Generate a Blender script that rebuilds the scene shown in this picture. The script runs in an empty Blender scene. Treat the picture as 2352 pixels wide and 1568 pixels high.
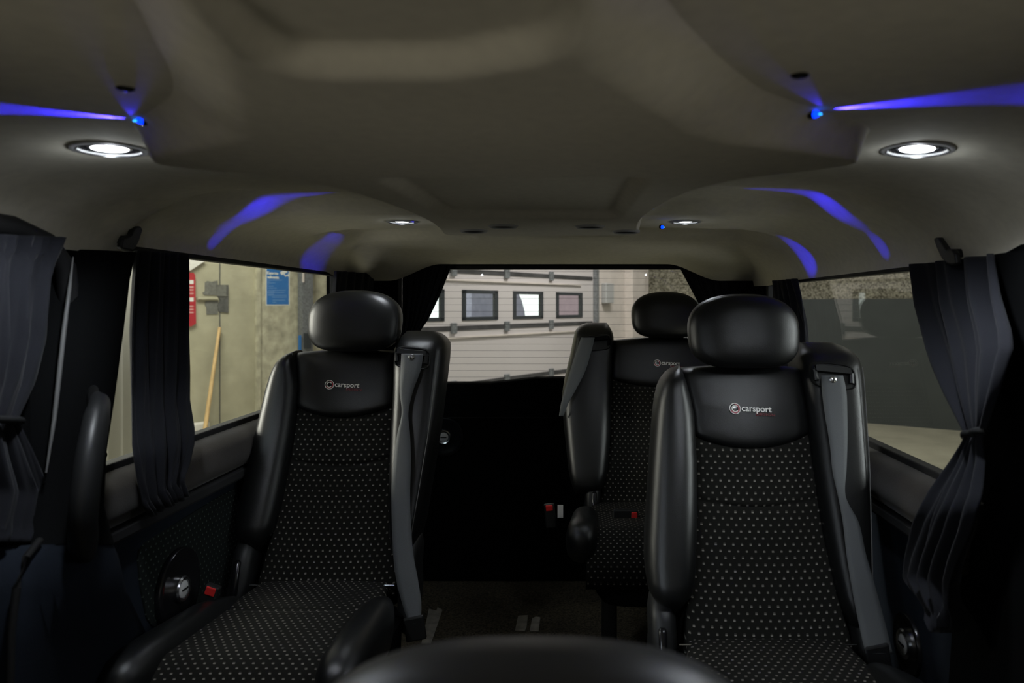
import bpy, bmesh, math, random
from mathutils import Vector, Matrix
random.seed(7)
S = bpy.context.scene
COL = S.collection
E = 1.05                      # eye height above the van floor; every coordinate below is relative to the eye
F, VX, VY = 1700.0, 1325.0, 700.0   # focal length and vanishing point of the van's axis, in photo pixels

# ------------------------------------------------------------------ camera, world, lights, exposure
cam = bpy.data.cameras.new('camera'); co = bpy.data.objects.new('camera', cam); COL.objects.link(co)
cam.sensor_fit = 'HORIZONTAL'; cam.sensor_width = 36; cam.lens = F/2352*36
cam.shift_x = -(VX-1176)/2352; cam.shift_y = -(784-VY)/2352
cam.clip_start = .02; cam.clip_end = 200
co.location = (0, 0, E); co.rotation_euler = (math.pi/2, 0, 0)
cam.dof.use_dof = True; cam.dof.focus_distance = 2.0; cam.dof.aperture_fstop = 4.6
S.camera = co
S.view_settings.view_transform = 'Standard'; S.view_settings.look = 'None'
S.view_settings.gamma = 1; S.view_settings.exposure = 0; S.view_settings.use_curve_mapping = False
S.cycles.use_denoising = True
S.cycles.max_bounces = 8; S.cycles.diffuse_bounces = 4; S.cycles.transparent_max_bounces = 12
S.cycles.sample_clamp_indirect = 4

w = bpy.data.worlds.new('world'); S.world = w; w.use_nodes = True
w.node_tree.nodes['Background'].inputs[0].default_value = (1, .96, .88, 1)
w.node_tree.nodes['Background'].inputs[1].default_value = .21

def area(name, loc, size, power, color, target=None, size_y=None):
    l = bpy.data.lights.new(name, 'AREA'); l.energy = power; l.color = color; l.size = size
    if size_y: l.shape = 'RECTANGLE'; l.size_y = size_y
    o = bpy.data.objects.new(name, l); COL.objects.link(o); o.location = (loc[0], loc[1], loc[2]+E)
    d = (Vector(target)-Vector(loc)) if target else Vector((0, 0, -1))
    o.rotation_euler = d.to_track_quat('-Z', 'Y').to_euler(); return o
# garage luminaires (ceiling tubes)
area('garage_and_fill_light', (-3.6, 6.0, 2.6), 1.6, 165, (1, .96, .86), size_y=.5, target=(-4.2, 8.6, -.3))
area('garage_and_fill_light', (-1.9, 3.4, 2.5), 1.2, 80, (1, .97, .86), size_y=.4, target=(-2.1, 3.2, -1))
area('garage_and_fill_light', (.9, 7.2, 2.6), 1.6, 105, (1, .95, .94), size_y=.5, target=(-.5, 8.6, -.3))
area('garage_and_fill_light', (3.3, 6.2, 2.6), 1.4, 30, (1, .96, .84), size_y=.4, target=(3.4, 7.6, -1.2))

# added fill lights around the van; the low ones shine up through the windows
area('garage_and_fill_light', (-2.3, -2.1, .75), .7, 38, (.80, .90, 1), size_y=1.5, target=(.2, 1.5, -.4))  # added cool fill for highlights on the right seat's bolster
area('garage_and_fill_light', (-3.3, 1.75, .5), .8, 80, (1, .95, .85), size_y=.4, target=(-.7, 1.8, -.3))  # added fill, reflected as a highlight in the left seat's bolster
area('garage_and_fill_light', (3.0, .85, .45), .8, 45, (.93, .97, 1), size_y=.8, target=(.6, 1.6, -.2))  # added fill for the bright edge of the right seat's belt tower
area('roof_fill_light', (2.5, 2.3, -1.35), 1.1, 8, (.98, .98, 1), target=(.0, 1.9, .25))  # added low fill pair, lifts the rear of the roof lining
area('roof_fill_light', (-2.6, 1.2, -1.35), 1.1, 8, (.98, .98, 1), target=(-.2, 1.7, .25))
area('roof_fill_light', (2.4, -1.7, -1.35), 1.3, 20, (1, .94, .80), target=(.1, .9, .25))  # added low fill pair, lifts the middle of the roof lining
area('roof_fill_light', (-2.5, -1.7, -1.35), 1.3, 20, (1, .94, .80), target=(-.2, .9, .25))

# ------------------------------------------------------------------ helpers
def V(*a): return Vector(a)
def W(px, py, Y): return V((px-VX)*Y/F, Y, (VY-py)*Y/F)
def WX(px, py, X): return W(px, py, X*F/(px-VX))
def sm(a, b, x):
    t = min(1, max(0, (x-a)/(b-a))); return t*t*(3-2*t)
def interp(tab, x):
    if x <= tab[0][0]: return tab[0][1]
    n = len(tab)
    for i in range(n-1):
        (a, va), (b, vb) = tab[i], tab[i+1]
        if x <= b:
            h = b-a; t = (x-a)/h
            m0 = (vb-tab[i-1][1])/(b-tab[i-1][0]) if i else (vb-va)/h
            m1 = (tab[i+2][1]-va)/(tab[i+2][0]-a) if i+2 < n else (vb-va)/h
            return (2*t**3-3*t*t+1)*va+(t**3-2*t*t+t)*h*m0+(3*t*t-2*t**3)*vb+(t**3-t*t)*h*m1
    return tab[-1][1]
def lin(tab, x):
    if x <= tab[0][0]: return tab[0][1]
    for (a, va), (b, vb) in zip(tab, tab[1:]):
        if x <= b:
            t = (x-a)/(b-a); return va+(vb-va)*t
    return tab[-1][1]
ORG = {}
def tag(o, label=None, cat=None, group=None, kind=None):
    if label: o['label'] = label
    if cat: o['category'] = cat
    if group: o['group'] = group
    if kind: o['kind'] = kind
    return o
def thing(name, base, label, cat, group=None, kind=None):
    o = bpy.data.objects.new(name, None); COL.objects.link(o); o.empty_display_size = .05
    o.location = (base[0], base[1], base[2]+E); ORG[o.name] = Vector(base)
    return tag(o, label, cat, group, kind)
class MB:
    """collects shapes into one mesh"""
    def __init__(s): s.v = []; s.f = []; s.uv = {}
    def add(s, vs, fs):
        n = len(s.v); s.v += [Vector(q) for q in vs]; s.f += [tuple(i+n for i in f) for f in fs]; return s
    def box(s, a, b, bev=0):
        x0, x1 = sorted((a[0], b[0])); y0, y1 = sorted((a[1], b[1])); z0, z1 = sorted((a[2], b[2]))
        vs = [(x, y, z) for x in (x0, x1) for y in (y0, y1) for z in (z0, z1)]
        fs = [(0, 1, 3, 2), (4, 6, 7, 5), (0, 4, 5, 1), (2, 3, 7, 6), (0, 2, 6, 4), (1, 5, 7, 3)]
        return s.add(vs, fs)
    def obox(s, c, ax, ay, az):      # oriented box: centre and three half axes
        c = Vector(c); vs = [c+ax*i+ay*j+az*k for i in (-1, 1) for j in (-1, 1) for k in (-1, 1)]
        fs = [(0, 1, 3, 2), (4, 6, 7, 5), (0, 4, 5, 1), (2, 3, 7, 6), (0, 2, 6, 4), (1, 5, 7, 3)]
        return s.add(vs, fs)
    def loft(s, rings, cap=True, close=True):
        n = len(rings[0]); vs = [p for r in rings for p in r]; fs = []
        for i in range(len(rings)-1):
            for j in range(n if close else n-1):
                k = (j+1) % n
                fs.append((i*n+j, i*n+k, (i+1)*n+k, (i+1)*n+j))
        if cap and close:
            fs.append(tuple(range(n))[::-1]); fs.append(tuple((len(rings)-1)*n+j for j in range(n)))
        return s.add(vs, fs)
    def grid(s, rows, closed=False):
        return s.loft(rows, cap=False, close=closed)
    def tube(s, pts, r, n=10, cap=True):
        pts = [Vector(p) for p in pts]; rings = []
        rr = r if isinstance(r, (list, tuple)) else [r]*len(pts)
        for i, p in enumerate(pts):
            t = (pts[min(i+1, len(pts)-1)]-pts[max(i-1, 0)]).normalized()
            up = Vector((0, 0, 1)) if abs(t.z) < .9 else Vector((0, 1, 0))
            a = t.cross(up).normalized(); b = t.cross(a).normalized()
            rings.append([p+a*(math.cos(2*math.pi*k/n)*rr[i])+b*(math.sin(2*math.pi*k/n)*rr[i]) for k in range(n)])
        return s.loft(rings, cap)
    def disc(s, c, nrm, prof, n=32, cap=True):   # lathe: prof = [(radius, height along nrm)]
        c = Vector(c); nrm = Vector(nrm).normalized()
        up = Vector((0, 0, 1)) if abs(nrm.z) < .9 else Vector((0, 1, 0))
        a = nrm.cross(up).normalized(); b = nrm.cross(a).normalized()
        return s.loft([[c+a*(math.cos(2*math.pi*k/n)*r)+b*(math.sin(2*math.pi*k/n)*r)+nrm*h for k in range(n)] for r, h in prof], cap)
    def prism(s, poly, off):          # poly: list of Vectors, extruded by off
        n = len(poly); off = Vector(off)
        vs = [Vector(p) for p in poly]+[Vector(p)+off for p in poly]
        fs = [tuple(range(n))[::-1], tuple(range(n, 2*n))]+[(i, (i+1) % n, n+(i+1) % n, n+i) for i in range(n)]
        return s.add(vs, fs)
    def build(s, name, mat, parent=None, smooth=False, bevel=0, solid=0, uvf=None, sub=0, angle=None, label=None, cat=None, group=None, kind=None, base=None):
        if parent is not None: org = ORG[parent.name]
        elif base is not None: org = Vector(base)
        else:
            xs = [p.x for p in s.v]; ys = [p.y for p in s.v]; zs = [p.z for p in s.v]
            org = V((min(xs)+max(xs))/2, (min(ys)+max(ys))/2, min(zs))
        me = bpy.data.meshes.new(name)
        me.from_pydata([tuple(p-org) for p in s.v], [], s.f)
        bm = bmesh.new(); bm.from_mesh(me)
        bmesh.ops.recalc_face_normals(bm, faces=bm.faces); 
        if uvf:
            ul = bm.loops.layers.uv.new('UVMap')
            for f in bm.faces:
                for l in f.loops: l[ul].uv = uvf(l.vert.co+org)
        for f in bm.faces: f.smooth = smooth
        if smooth:
            lim = math.radians(angle or 50)
            for e in bm.edges:
                if len(e.link_faces) == 2 and e.calc_face_angle(0) > lim: e.smooth = False
        bm.to_mesh(me); bm.free()
        me.materials.append(mat)
        o = bpy.data.objects.new(name, me); COL.objects.link(o)
        if parent is not None: o.parent = parent; ORG[o.name] = org
        else: o.location = (org.x, org.y, org.z+E); ORG[o.name] = org
        if bevel:
            m = o.modifiers.new('bevel', 'BEVEL'); m.width = bevel; m.segments = 2; m.limit_method = 'ANGLE'; m.angle_limit = .6
        if solid:
            m = o.modifiers.new('solid', 'SOLIDIFY'); m.thickness = solid; m.offset = 0
        if sub:
            m = o.modifiers.new('sub', 'SUBSURF'); m.levels = sub; m.render_levels = sub
        return tag(o, label, cat, group, kind)
def se(c, rx, ry, n=2.5, N=28, ax=V(1, 0, 0), ay=V(0, 1, 0)):
    c = Vector(c); out = []
    for k in range(N):
        t = 2*math.pi*k/N; cs, sn = math.cos(t), math.sin(t)
        out.append(c+ax*(rx*math.copysign(abs(cs)**(2/n), cs))+ay*(ry*math.copysign(abs(sn)**(2/n), sn)))
    return out
def text_mesh(name, txt, mat, origin, right, up, width, parent, extrude=.0004, spacing=1.0, bold=0, height=None):
    cu = bpy.data.curves.new(name, 'FONT'); cu.body = txt; cu.size = 1; cu.space_character = spacing; cu.offset = bold
    cu.extrude = 0.02; to = bpy.data.objects.new(name, cu); COL.objects.link(to)
    bpy.context.view_layer.update()
    me = bpy.data.meshes.new_from_object(to.evaluated_get(bpy.context.evaluated_depsgraph_get()))
    bpy.data.objects.remove(to); bpy.data.curves.remove(cu)
    xs = [v.co.x for v in me.vertices]; ys = [v.co.y for v in me.vertices]
    sx = width/(max(xs)-min(xs)); x0 = min(xs)
    sy = sx if height is None else height/(max(ys)-min(ys))
    right = Vector(right).normalized(); up = Vector(up).normalized(); nrm = right.cross(up)
    org = ORG[parent.name]; o3 = Vector(origin)
    for v in me.vertices:
        v.co = o3+right*((v.co.x-x0)*sx)+up*(v.co.y*sy)+nrm*(v.co.z*extrude/.02)-org
    me.materials.clear(); me.materials.append(mat)
    o = bpy.data.objects.new(name, me); COL.objects.link(o); o.parent = parent; ORG[o.name] = org
    return o

# ------------------------------------------------------------------ materials
def mat(name, color, rough=.6, spec=.5, metal=0, bump=0, bscale=200, noise=0, nscale=20, emit=None, estr=0, sheen=0, kind='noise'):
    m = bpy.data.materials.new(name); m.use_nodes = True; nt = m.node_tree; b = nt.nodes['Principled BSDF']
    c = (*color, 1); b.inputs['Base Color'].default_value = c; b.inputs['Roughness'].default_value = rough
    b.inputs['Specular IOR Level'].default_value = spec; b.inputs['Metallic'].default_value = metal
    if sheen:
        b.inputs['Sheen Weight'].default_value = sheen; b.inputs['Sheen Roughness'].default_value = .5
    if emit: b.inputs['Emission Color'].default_value = (*emit, 1); b.inputs['Emission Strength'].default_value = estr
    tc = nt.nodes.new('ShaderNodeTexCoord')
    if noise:
        n = nt.nodes.new('ShaderNodeTexNoise'); n.inputs['Scale'].default_value = nscale; n.inputs['Detail'].default_value = 6
        nt.links.new(tc.outputs['Object'], n.inputs['Vector'])
        r = nt.nodes.new('ShaderNodeValToRGB'); nt.links.new(n.outputs['Fac'], r.inputs[0])
        r.color_ramp.elements[0].position = .3; r.color_ramp.elements[1].position = .7
        r.color_ramp.elements[0].color = tuple(q*(1-noise) for q in color)+(1,)
        r.color_ramp.elements[1].color = tuple(min(1, q*(1+noise)) for q in color)+(1,)
        nt.links.new(r.outputs[0], b.inputs['Base Color'])
    if bump:
        if kind == 'noise':
            n = nt.nodes.new('ShaderNodeTexNoise'); n.inputs['Scale'].default_value = bscale; n.inputs['Detail'].default_value = 3; out = n.outputs['Fac']
        else:
            n = nt.nodes.new('ShaderNodeTexVoronoi'); n.inputs['Scale'].default_value = bscale; out = n.outputs['Distance']
        nt.links.new(tc.outputs['Object'], n.inputs['Vector'])
        bp = nt.nodes.new('ShaderNodeBump'); bp.inputs['Strength'].default_value = bump; bp.inputs['Distance'].default_value = .002
        nt.links.new(out, bp.inputs['Height']); nt.links.new(bp.outputs[0], b.inputs['Normal'])
    return m
M = {}
M['head'] = mat('headliner_cloth', (.71, .67, .555), .95, .2, bump=.25, bscale=900, noise=.05, nscale=60)
M['leather'] = mat('black_leather', (.0052, .0056, .0058), .37, .5, bump=.12, bscale=900, kind='vor')
M['plastic'] = mat('black_plastic', (.010, .0105, .011), .45, .4, bump=.1, bscale=700)
M['softtrim'] = mat('dark_trim', (.0042, .0044, .0047), 1, .02, bump=.2, bscale=500)
M['bluetrim'] = mat('blue_black_trim', (.009, .012, .018), .9, .1, bump=.2, bscale=300, noise=.1, nscale=9)
M['suede'] = mat('brown_suede', (.026, .022, .019), .95, .1, bump=.2, bscale=400, noise=.35, nscale=9, sheen=.15)
M['curtain'] = mat('navy_curtain', (.010, .0106, .0142), .9, .15, bump=.25, bscale=700, sheen=.05)
M['carpet'] = mat('brown_carpet', (.085, .075, .056), 1, .05, bump=1, bscale=260, noise=.6, nscale=160)
M['headcloth'] = mat('lightened_black_cover', (.022, .0215, .022), .42, .5, bump=.15, bscale=500)  # greyer than the leather, to carry the highlight on the front headrest
M['belt'] = mat('grey_webbing', (.095, .10, .105), .6, .3, bump=.3, bscale=900)
M['chrome'] = mat('chrome', (.6, .61, .63), .22, .5, 1)
M['steel'] = mat('dull_steel', (.40, .38, .33), .6, .5, .2, noise=.3, nscale=30)
M['red'] = mat('red_button', (.55, .02, .02), .4, .5)
M['white'] = mat('white_print', (.92, .90, .86), .4, .5)
M['emred'] = mat('dark_red', (.35, .01, .03), .4, .5)
M['emtext'] = mat('red_lettering', (.24, .03, .04), .5, .4)
M['gloss'] = mat('gloss_black', (.006, .006, .007), .2, .5)
M['ring'] = mat('grey_bezel', (.42, .42, .42), .5, .4)
M['dark'] = mat('dark_hole', (.006, .006, .006), .8, .2)
M['lens'] = mat('lamp_lens', (.8, .8, .8), .3, .5, emit=(.92, .95, 1), estr=7)
M['blue'] = mat('blue_led', (.02, .02, .3), .3, .5, emit=(.0, .03, 1), estr=3.0)
M['bluecore'] = mat('blue_led_core', (.1, .3, .6), .3, .5, emit=(.02, .35, 1), estr=3.0)
M['whitetag'] = mat('paper_tag', (.55, .53, .5), .8)
M['rubber'] = mat('window_rubber', (.012, .012, .013), .6, .3)
M['ledge'] = mat('charcoal_ledge', (.020, .020, .021), .8, .15)
M['greytrim'] = mat('grey_edge', (.10, .10, .10), .6, .3)
# garage
M['concrete'] = mat('concrete', (.42, .40, .29), .9, .2, bump=.3, bscale=30, noise=.14, nscale=3.5)
M['concrete2'] = mat('mottled_concrete', (.46, .44, .33), .9, .2, bump=.4, bscale=40, noise=.28, nscale=9)
M['patch'] = mat('grey_patch', (.17, .17, .155), .9, .2, bump=.5, bscale=60, noise=.2, nscale=30)
M['patchdk'] = mat('dark_patch', (.11, .11, .105), .85, .2, bump=.5, bscale=60, noise=.25, nscale=30)
M['door'] = mat('white_door_panel', (.56, .52, .52), .55, .4)
M['seal'] = mat('black_seal', (.06, .058, .06), .6, .3, noise=.4, nscale=5)
M['frame'] = mat('dark_window_frame', (.035, .04, .045), .5, .4)
M['steelgrey'] = mat('galvanised_grey', (.20, .21, .22), .5, .4, .3, noise=.3, nscale=40)
M['wallwhite'] = mat('painted_wall', (.62, .56, .52), .9, .2, noise=.08, nscale=6)
M['wallgrey'] = mat('dark_grey_paint', (.062, .070, .068), .75, .3, noise=.06, nscale=4)
M['gfloor'] = mat('garage_floor', (.34, .325, .25), .85, .3, noise=.12, nscale=3, bump=.2, bscale=20)
M['wood'] = mat('pale_wood', (.60, .42, .20), .6, .3, noise=.15, nscale=12)
M['signblue'] = mat('sign_blue', (.035, .17, .46), .5, .4)
M['signtext'] = mat('sign_pale_text', (.17, .32, .58), .6)
M['signwhite'] = mat('sign_white', (.74, .76, .72), .5, .4)
M['redsign'] = mat('sign_red', (.42, .03, .04), .45, .4)
M['redtext'] = mat('sign_pink_text', (.62, .35, .33), .5)
M['sheet'] = mat('white_sheet', (.74, .73, .68), .6, .3)
M['daylight'] = mat('daylight', (.8, .8, .85), 1, 0, emit=(.95, .97, 1), estr=1.5)
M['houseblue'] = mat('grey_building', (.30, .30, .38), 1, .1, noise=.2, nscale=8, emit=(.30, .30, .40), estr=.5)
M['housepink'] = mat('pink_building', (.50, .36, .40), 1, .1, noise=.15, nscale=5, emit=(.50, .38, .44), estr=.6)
def aggregate():
    m = mat('aggregate', (.15, .14, .10), .85, .3); nt = m.node_tree; b = nt.nodes['Principled BSDF']
    tc = nt.nodes.new('ShaderNodeTexCoord'); v = nt.nodes.new('ShaderNodeTexVoronoi'); v.inputs['Scale'].default_value = 60
    n = nt.nodes.new('ShaderNodeTexNoise'); n.inputs['Scale'].default_value = 14; n.inputs['Detail'].default_value = 8
    nt.links.new(tc.outputs['Object'], v.inputs['Vector']); nt.links.new(tc.outputs['Object'], n.inputs['Vector'])
    mx = nt.nodes.new('ShaderNodeMix'); mx.data_type = 'FLOAT'; mx.inputs[0].default_value = .5
    sp = nt.nodes.new('ShaderNodeSeparateColor'); nt.links.new(v.outputs['Color'], sp.inputs[0])
    nt.links.new(sp.outputs[0], mx.inputs[2]); nt.links.new(n.outputs['Fac'], mx.inputs[3])
    r = nt.nodes.new('ShaderNodeValToRGB'); nt.links.new(mx.outputs[0], r.inputs[0])
    r.color_ramp.elements[0].position = .25; r.color_ramp.elements[0].color = (.05, .045, .028, 1)
    r.color_ramp.elements[1].position = .8; r.color_ramp.elements[1].color = (.32, .30, .235, 1)
    nt.links.new(r.outputs[0], b.inputs['Base Color']); return m
M['aggregate'] = aggregate()
def dotted(name, dot, base):
    m = mat(name, base, .95, .15); nt = m.node_tree; b = nt.nodes['Principled BSDF']
    uv = nt.nodes.new('ShaderNodeUVMap'); uv.uv_map = 'UVMap'
    sx = nt.nodes.new('ShaderNodeSeparateXYZ'); nt.links.new(uv.outputs[0], sx.inputs[0])
    def mth(op, a, bb=None):
        n = nt.nodes.new('ShaderNodeMath'); n.operation = op
        for i, q in enumerate((a, bb)):
            if q is None: continue
            if isinstance(q, (int, float)): n.inputs[i].default_value = q
            else: nt.links.new(q, n.inputs[i])
        return n.outputs[0]
    vv = mth('DIVIDE', sx.outputs[1], .0122); fl = mth('FLOOR', vv); par = mth('MODULO', fl, 2.0); par = mth('ABSOLUTE', par)
    uu = mth('ADD', mth('DIVIDE', sx.outputs[0], .0168), mth('MULTIPLY', par, .5))
    fu = mth('FRACT', uu); fv = mth('FRACT', vv)
    cu = mth('LESS_THAN', mth('ABSOLUTE', mth('SUBTRACT', fu, .5)), .125)
    lo = mth('MULTIPLY', cu, mth('LESS_THAN', mth('ABSOLUTE', mth('SUBTRACT', fv, .42)), .10))
    hi = mth('MULTIPLY', cu, mth('LESS_THAN', mth('ABSOLUTE', mth('SUBTRACT', fv, .62)), .07))
    fac = mth('ADD', lo, mth('MULTIPLY', hi, .25))
    mx = nt.nodes.new('ShaderNodeMix'); mx.data_type = 'RGBA'; nt.links.new(fac, mx.inputs[0])
    mx.inputs[6].default_value = (*base, 1); mx.inputs[7].default_value = (*dot, 1)
    nt.links.new(mx.outputs[2], b.inputs['Base Color'])
    n = nt.nodes.new('ShaderNodeTexNoise'); n.inputs['Scale'].default_value = 900
    tc = nt.nodes.new('ShaderNodeTexCoord'); nt.links.new(tc.outputs['Object'], n.inputs['Vector'])
    ad = mth('ADD', mth('MULTIPLY', n.outputs['Fac'], .4), fac)
    bp = nt.nodes.new('ShaderNodeBump'); bp.inputs['Strength'].default_value = .3; bp.inputs['Distance'].default_value = .001
    nt.links.new(ad, bp.inputs['Height']); nt.links.new(bp.outputs[0], b.inputs['Normal'])
    return m
M['dots'] = dotted('dotted_fabric', (.23, .217, .19), (.0095, .0093, .008))
M['dots_shaded'] = dotted('shaded_green_dots', (.055, .07, .06), (.006, .008, .0075))  # dotted fabric darkened, the corner's shade put into its colour
def glass(tint=(.93, .95, .93)):
    m = bpy.data.materials.new('window_glass'); m.use_nodes = True; nt = m.node_tree
    nt.nodes.remove(nt.nodes['Principled BSDF']); out = nt.nodes['Material Output']
    t = nt.nodes.new('ShaderNodeBsdfTransparent'); t.inputs[0].default_value = (*tint, 1)
    g = nt.nodes.new('ShaderNodeBsdfGlossy'); g.inputs['Roughness'].default_value = .01
    fr = nt.nodes.new('ShaderNodeLayerWeight'); pw = nt.nodes.new('ShaderNodeMath'); pw.operation = 'POWER'; pw.inputs[1].default_value = 5
    ma = nt.nodes.new('ShaderNodeMath'); ma.operation = 'MULTIPLY_ADD'; ma.inputs[1].default_value = .7; ma.inputs[2].default_value = .03
    nt.links.new(fr.outputs['Facing'], pw.inputs[0]); nt.links.new(pw.outputs[0], ma.inputs[0])
    mx = nt.nodes.new('ShaderNodeMixShader'); nt.links.new(ma.outputs[0], mx.inputs[0])
    nt.links.new(t.outputs[0], mx.inputs[1]); nt.links.new(g.outputs[0], mx.inputs[2]); nt.links.new(mx.outputs[0], out.inputs[0])
    return m
M['glass'] = glass()

# ------------------------------------------------------------------ van shell
XC = -.085; HW = .745; XL, XR = XC-HW, XC+HW
FLOOR = -1.05; GROUND = -1.45
EDGE_L = [(-1, .127), (1.085, .127), (1.12, .12), (1.165, .098), (1.20, .090), (1.345, .090), (1.352, .110), (2.45, .110), (2.60, .09), (2.70, .082), (2.76, .085)]
EDGE_R = [(-1, .090), (1.10, .090), (1.14, .080), (1.18, .068), (1.335, .068), (1.36, .0765), (2.30, .0745), (2.55, .066), (2.76, .07)]
LAMPS = [(-.527, .97, .0455), (.531, .97, .0455), (-.345, 1.82, .0385), (.352, 1.82, .0385)]
VENTS = [(-.342, .70, .008), (.284, .66, .008)]
def ceil_z(x, y):
    xr = x-XC; ax = abs(xr)
    e = lin(EDGE_L if xr < 0 else EDGE_R, y)
    t = max(0, min(1, (ax-.50)/(HW-.50)))
    drop = (1-math.sqrt(max(0, 1-t*t)))*(.205-e)
    rz = .152-.062*sm(.42, .62, ax)
    tr = max(0, min(1, (y-2.28)/(2.76-2.28)))
    dr = (.205-rz)*(tr**1.7)
    rel = 0
    mx = sm(.22, .27, ax)*(1-sm(.56, .66, ax))
    xx = .10*sm(.2, .6, ax)                       # ribs lean back towards the sides
    for a, b in ((1.26, 1.70), (1.95, 2.36)):
        rel = max(rel, sm(a+xx*.6, a+xx*.6+.05, y)*(1-sm(b-.1, b, y)))
    z = .205+.028*rel*mx-max(drop, dr)
    return z
def build_ceiling():
    mb = MB(); nx = 150
    xs = []
    for i in range(nx+1):
        u = -1+2*i/nx; xs.append(XC+HW*math.copysign(1-(1-abs(u))**1.25, u))
    ys = [-1+.04*i for i in range(int(1.3/.04))]; y = .3
    while y < 2.76: ys.append(y); y += .009
    ys.append(2.76)
    vs = [V(x, y, ceil_z(x, y)) for y in ys for x in xs]
    n = nx+1; fs = []
    holes = [(XC+a, b, r*.86) for a, b, r in LAMPS]
    for j in range(len(ys)-1):
        for i in range(nx):
            cx, cy = (xs[i]+xs[i+1])/2, (ys[j]+ys[j+1])/2
            if any((cx-hx)**2+(cy-hy)**2 < hr*hr for hx, hy, hr in holes): continue
            fs.append((j*n+i, j*n+i+1, (j+1)*n+i+1, (j+1)*n+i))
    mb.add(vs, fs)
    # turned-under lip all along the lower edges
    o = mb.build('ceiling', M['head'], smooth=True, kind='structure', angle=80)
    return o
build_ceiling()
# outer roof skin: keeps the garage light out above the headliner
MB().box((XL-.05, -1.0, .262), (XR+.05, 2.95, .28)).build('ceiling_outer_skin', M['softtrim'], kind='structure')

# console hanging below the headliner
WREAR = [(.878, .432), (.898, .426), (.92, .406), (.945, .374),
        (.975, .338), (1.01, .306), (1.045, .287), (1.09, .268), (1.2, .245), (1.35, .228), (1.48, .222), (1.62, .228), (1.74, .240), (1.775, .238), (1.795, .22), (1.802, .205)]
WL_ = [(.25, .15), (.36, .18), (.493, .222), (.584, .257), (.66, .288), (.72, .322), (.77, .368), (.82, .410), (.85, .428)]+WREAR
WR_ = [(.25, .10), (.36, .12), (.493, .156), (.584, .20), (.65, .238), (.70, .272), (.745, .318), (.79, .372), (.83, .409), (.855, .427)]+WREAR
def wid(y, right): return interp(WR_ if right else WL_, y)
def sdbox(px, py, cx, cy, hx, hy, r):
    qx, qy = abs(px-cx)-hx+r, abs(py-cy)-hy+r
    return math.hypot(max(qx, 0), max(qy, 0))+min(max(qx, qy), 0)-r
def console_z(xr, y):
    R_ = xr > 0; w_ = wid(y, R_); dw = (wid(y+.01, R_)-wid(y-.01, R_))/.02
    d = (w_-abs(xr))/math.sqrt(1+min(dw*dw, 16))
    fil = .075-.062*sm(.76, .90, y)
    top = ceil_z(XC+xr, y)
    k = sm(0, fil, d)*sm(0, .012, 1.805-y)
    bot = .168
    # front recess (its right side slants) and rear recess
    slant = max(0, xr+.01)*.55
    d1 = sdbox(xr, y+slant*.9, -.025, .38, .112, .165, .040)
    d2 = sdbox(xr*(1+.16*(y-1.2)), y, .0, 1.215, .178, .235, .03)
    bot += .020*(1-sm(-.016, .008, d1))+.016*(1-sm(-.022, .004, d2))
    return top+.002-(top+.002-bot)*k
def build_console():
    ys = []; y = -.9
    while y < .3: ys.append(y); y += .05
    y = .3
    while y < 1.77: ys.append(y); y += .0085
    while y < 1.805: ys.append(y); y += .0022
    ys.append(1.805); n = 160; rows = []
    for y in ys:
        r = []
        for i in range(n+1):
            u = -1+2*i/n; s_ = math.copysign(1-(1-abs(u))**1.5, u); w_ = wid(y, u > 0)
            r.append(V(XC+w_*s_, y, console_z(w_*s_, y)))
        rows.append(r)
    mb = MB().grid(rows)
    o = mb.build('roof_console', M['head'], smooth=True, angle=75, label='beige moulded centre console with two shallow recesses along the roof lining', cat='roof console')
build_console()

def downlight(xr, y, r, label, power):
    x = XC+xr; z = ceil_z(x, y)
    n = V((ceil_z(x+.03, y)-ceil_z(x-.03, y))/.06, (ceil_z(x, y+.03)-ceil_z(x, y-.03))/.06, -1).normalized()
    c = V(x, y, z)
    t = thing('ceiling_downlight', c, label, 'downlight', 'round downlights beside the roof console')
    MB().disc(c, n, [(r*.80, -.002), (r*.80, .0022), (r*.88, .0034), (r, .0022), (r*1.02, -.002)], 40, False).build('bezel', M['ring'], t, smooth=True, angle=35)
    mb = MB(); rr = [(r*.82, .004), (r*.78, -.004), (r*.62, -.012), (r*.60, -.014)]
    nn = n; a = nn.cross(V(0, 1, 0)).normalized(); b = nn.cross(a)
    mb.grid([[c+a*(math.cos(k*math.pi/20)*q)+b*(math.sin(k*math.pi/20)*q)+nn*h for k in range(40)] for q, h in rr], True)
    mb.build('reflector', M['gloss'], t, smooth=True)
    lc = c-n*.009
    MB().disc(lc, n, [(r*.56, -.004), (r*.56, .008), (r*.50, .0095), (r*.46, .008)], 32).build('lamp_ring', M['chrome'], t, smooth=True, angle=35)
    ln = MB()
    ln.disc(lc+n*.0075, n, [(r*.47, -.002), (r*.47, .002), (r*.30, .0035), (r*.05, .004)], 28)
    lo = ln.build('lamp_lens', M['lens'], t, smooth=True); lo['label'] = 'glowing white lamp lens'
    l = bpy.data.lights.new('downlight_glow', 'POINT'); l.energy = power*.017; l.color = (.88, .94, 1); l.shadow_soft_size = .006
    o = bpy.data.objects.new('downlight_glow', l); COL.objects.link(o); o.location = c+n*.011+V(0, 0, E)
    l = bpy.data.lights.new('downlight_beam', 'SPOT'); l.energy = power; l.color = (.88, .94, 1); l.spot_size = math.radians(150); l.spot_blend = .7; l.shadow_soft_size = .02
    o = bpy.data.objects.new('downlight_beam', l); COL.objects.link(o); o.location = c+n*.008+V(0, 0, E); o.rotation_euler = n.to_track_quat('-Z', 'Y').to_euler()
downlight(*LAMPS[0], 'lit round ceiling lamp with wide grey bezel, front left of the roof console', 9)
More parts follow.
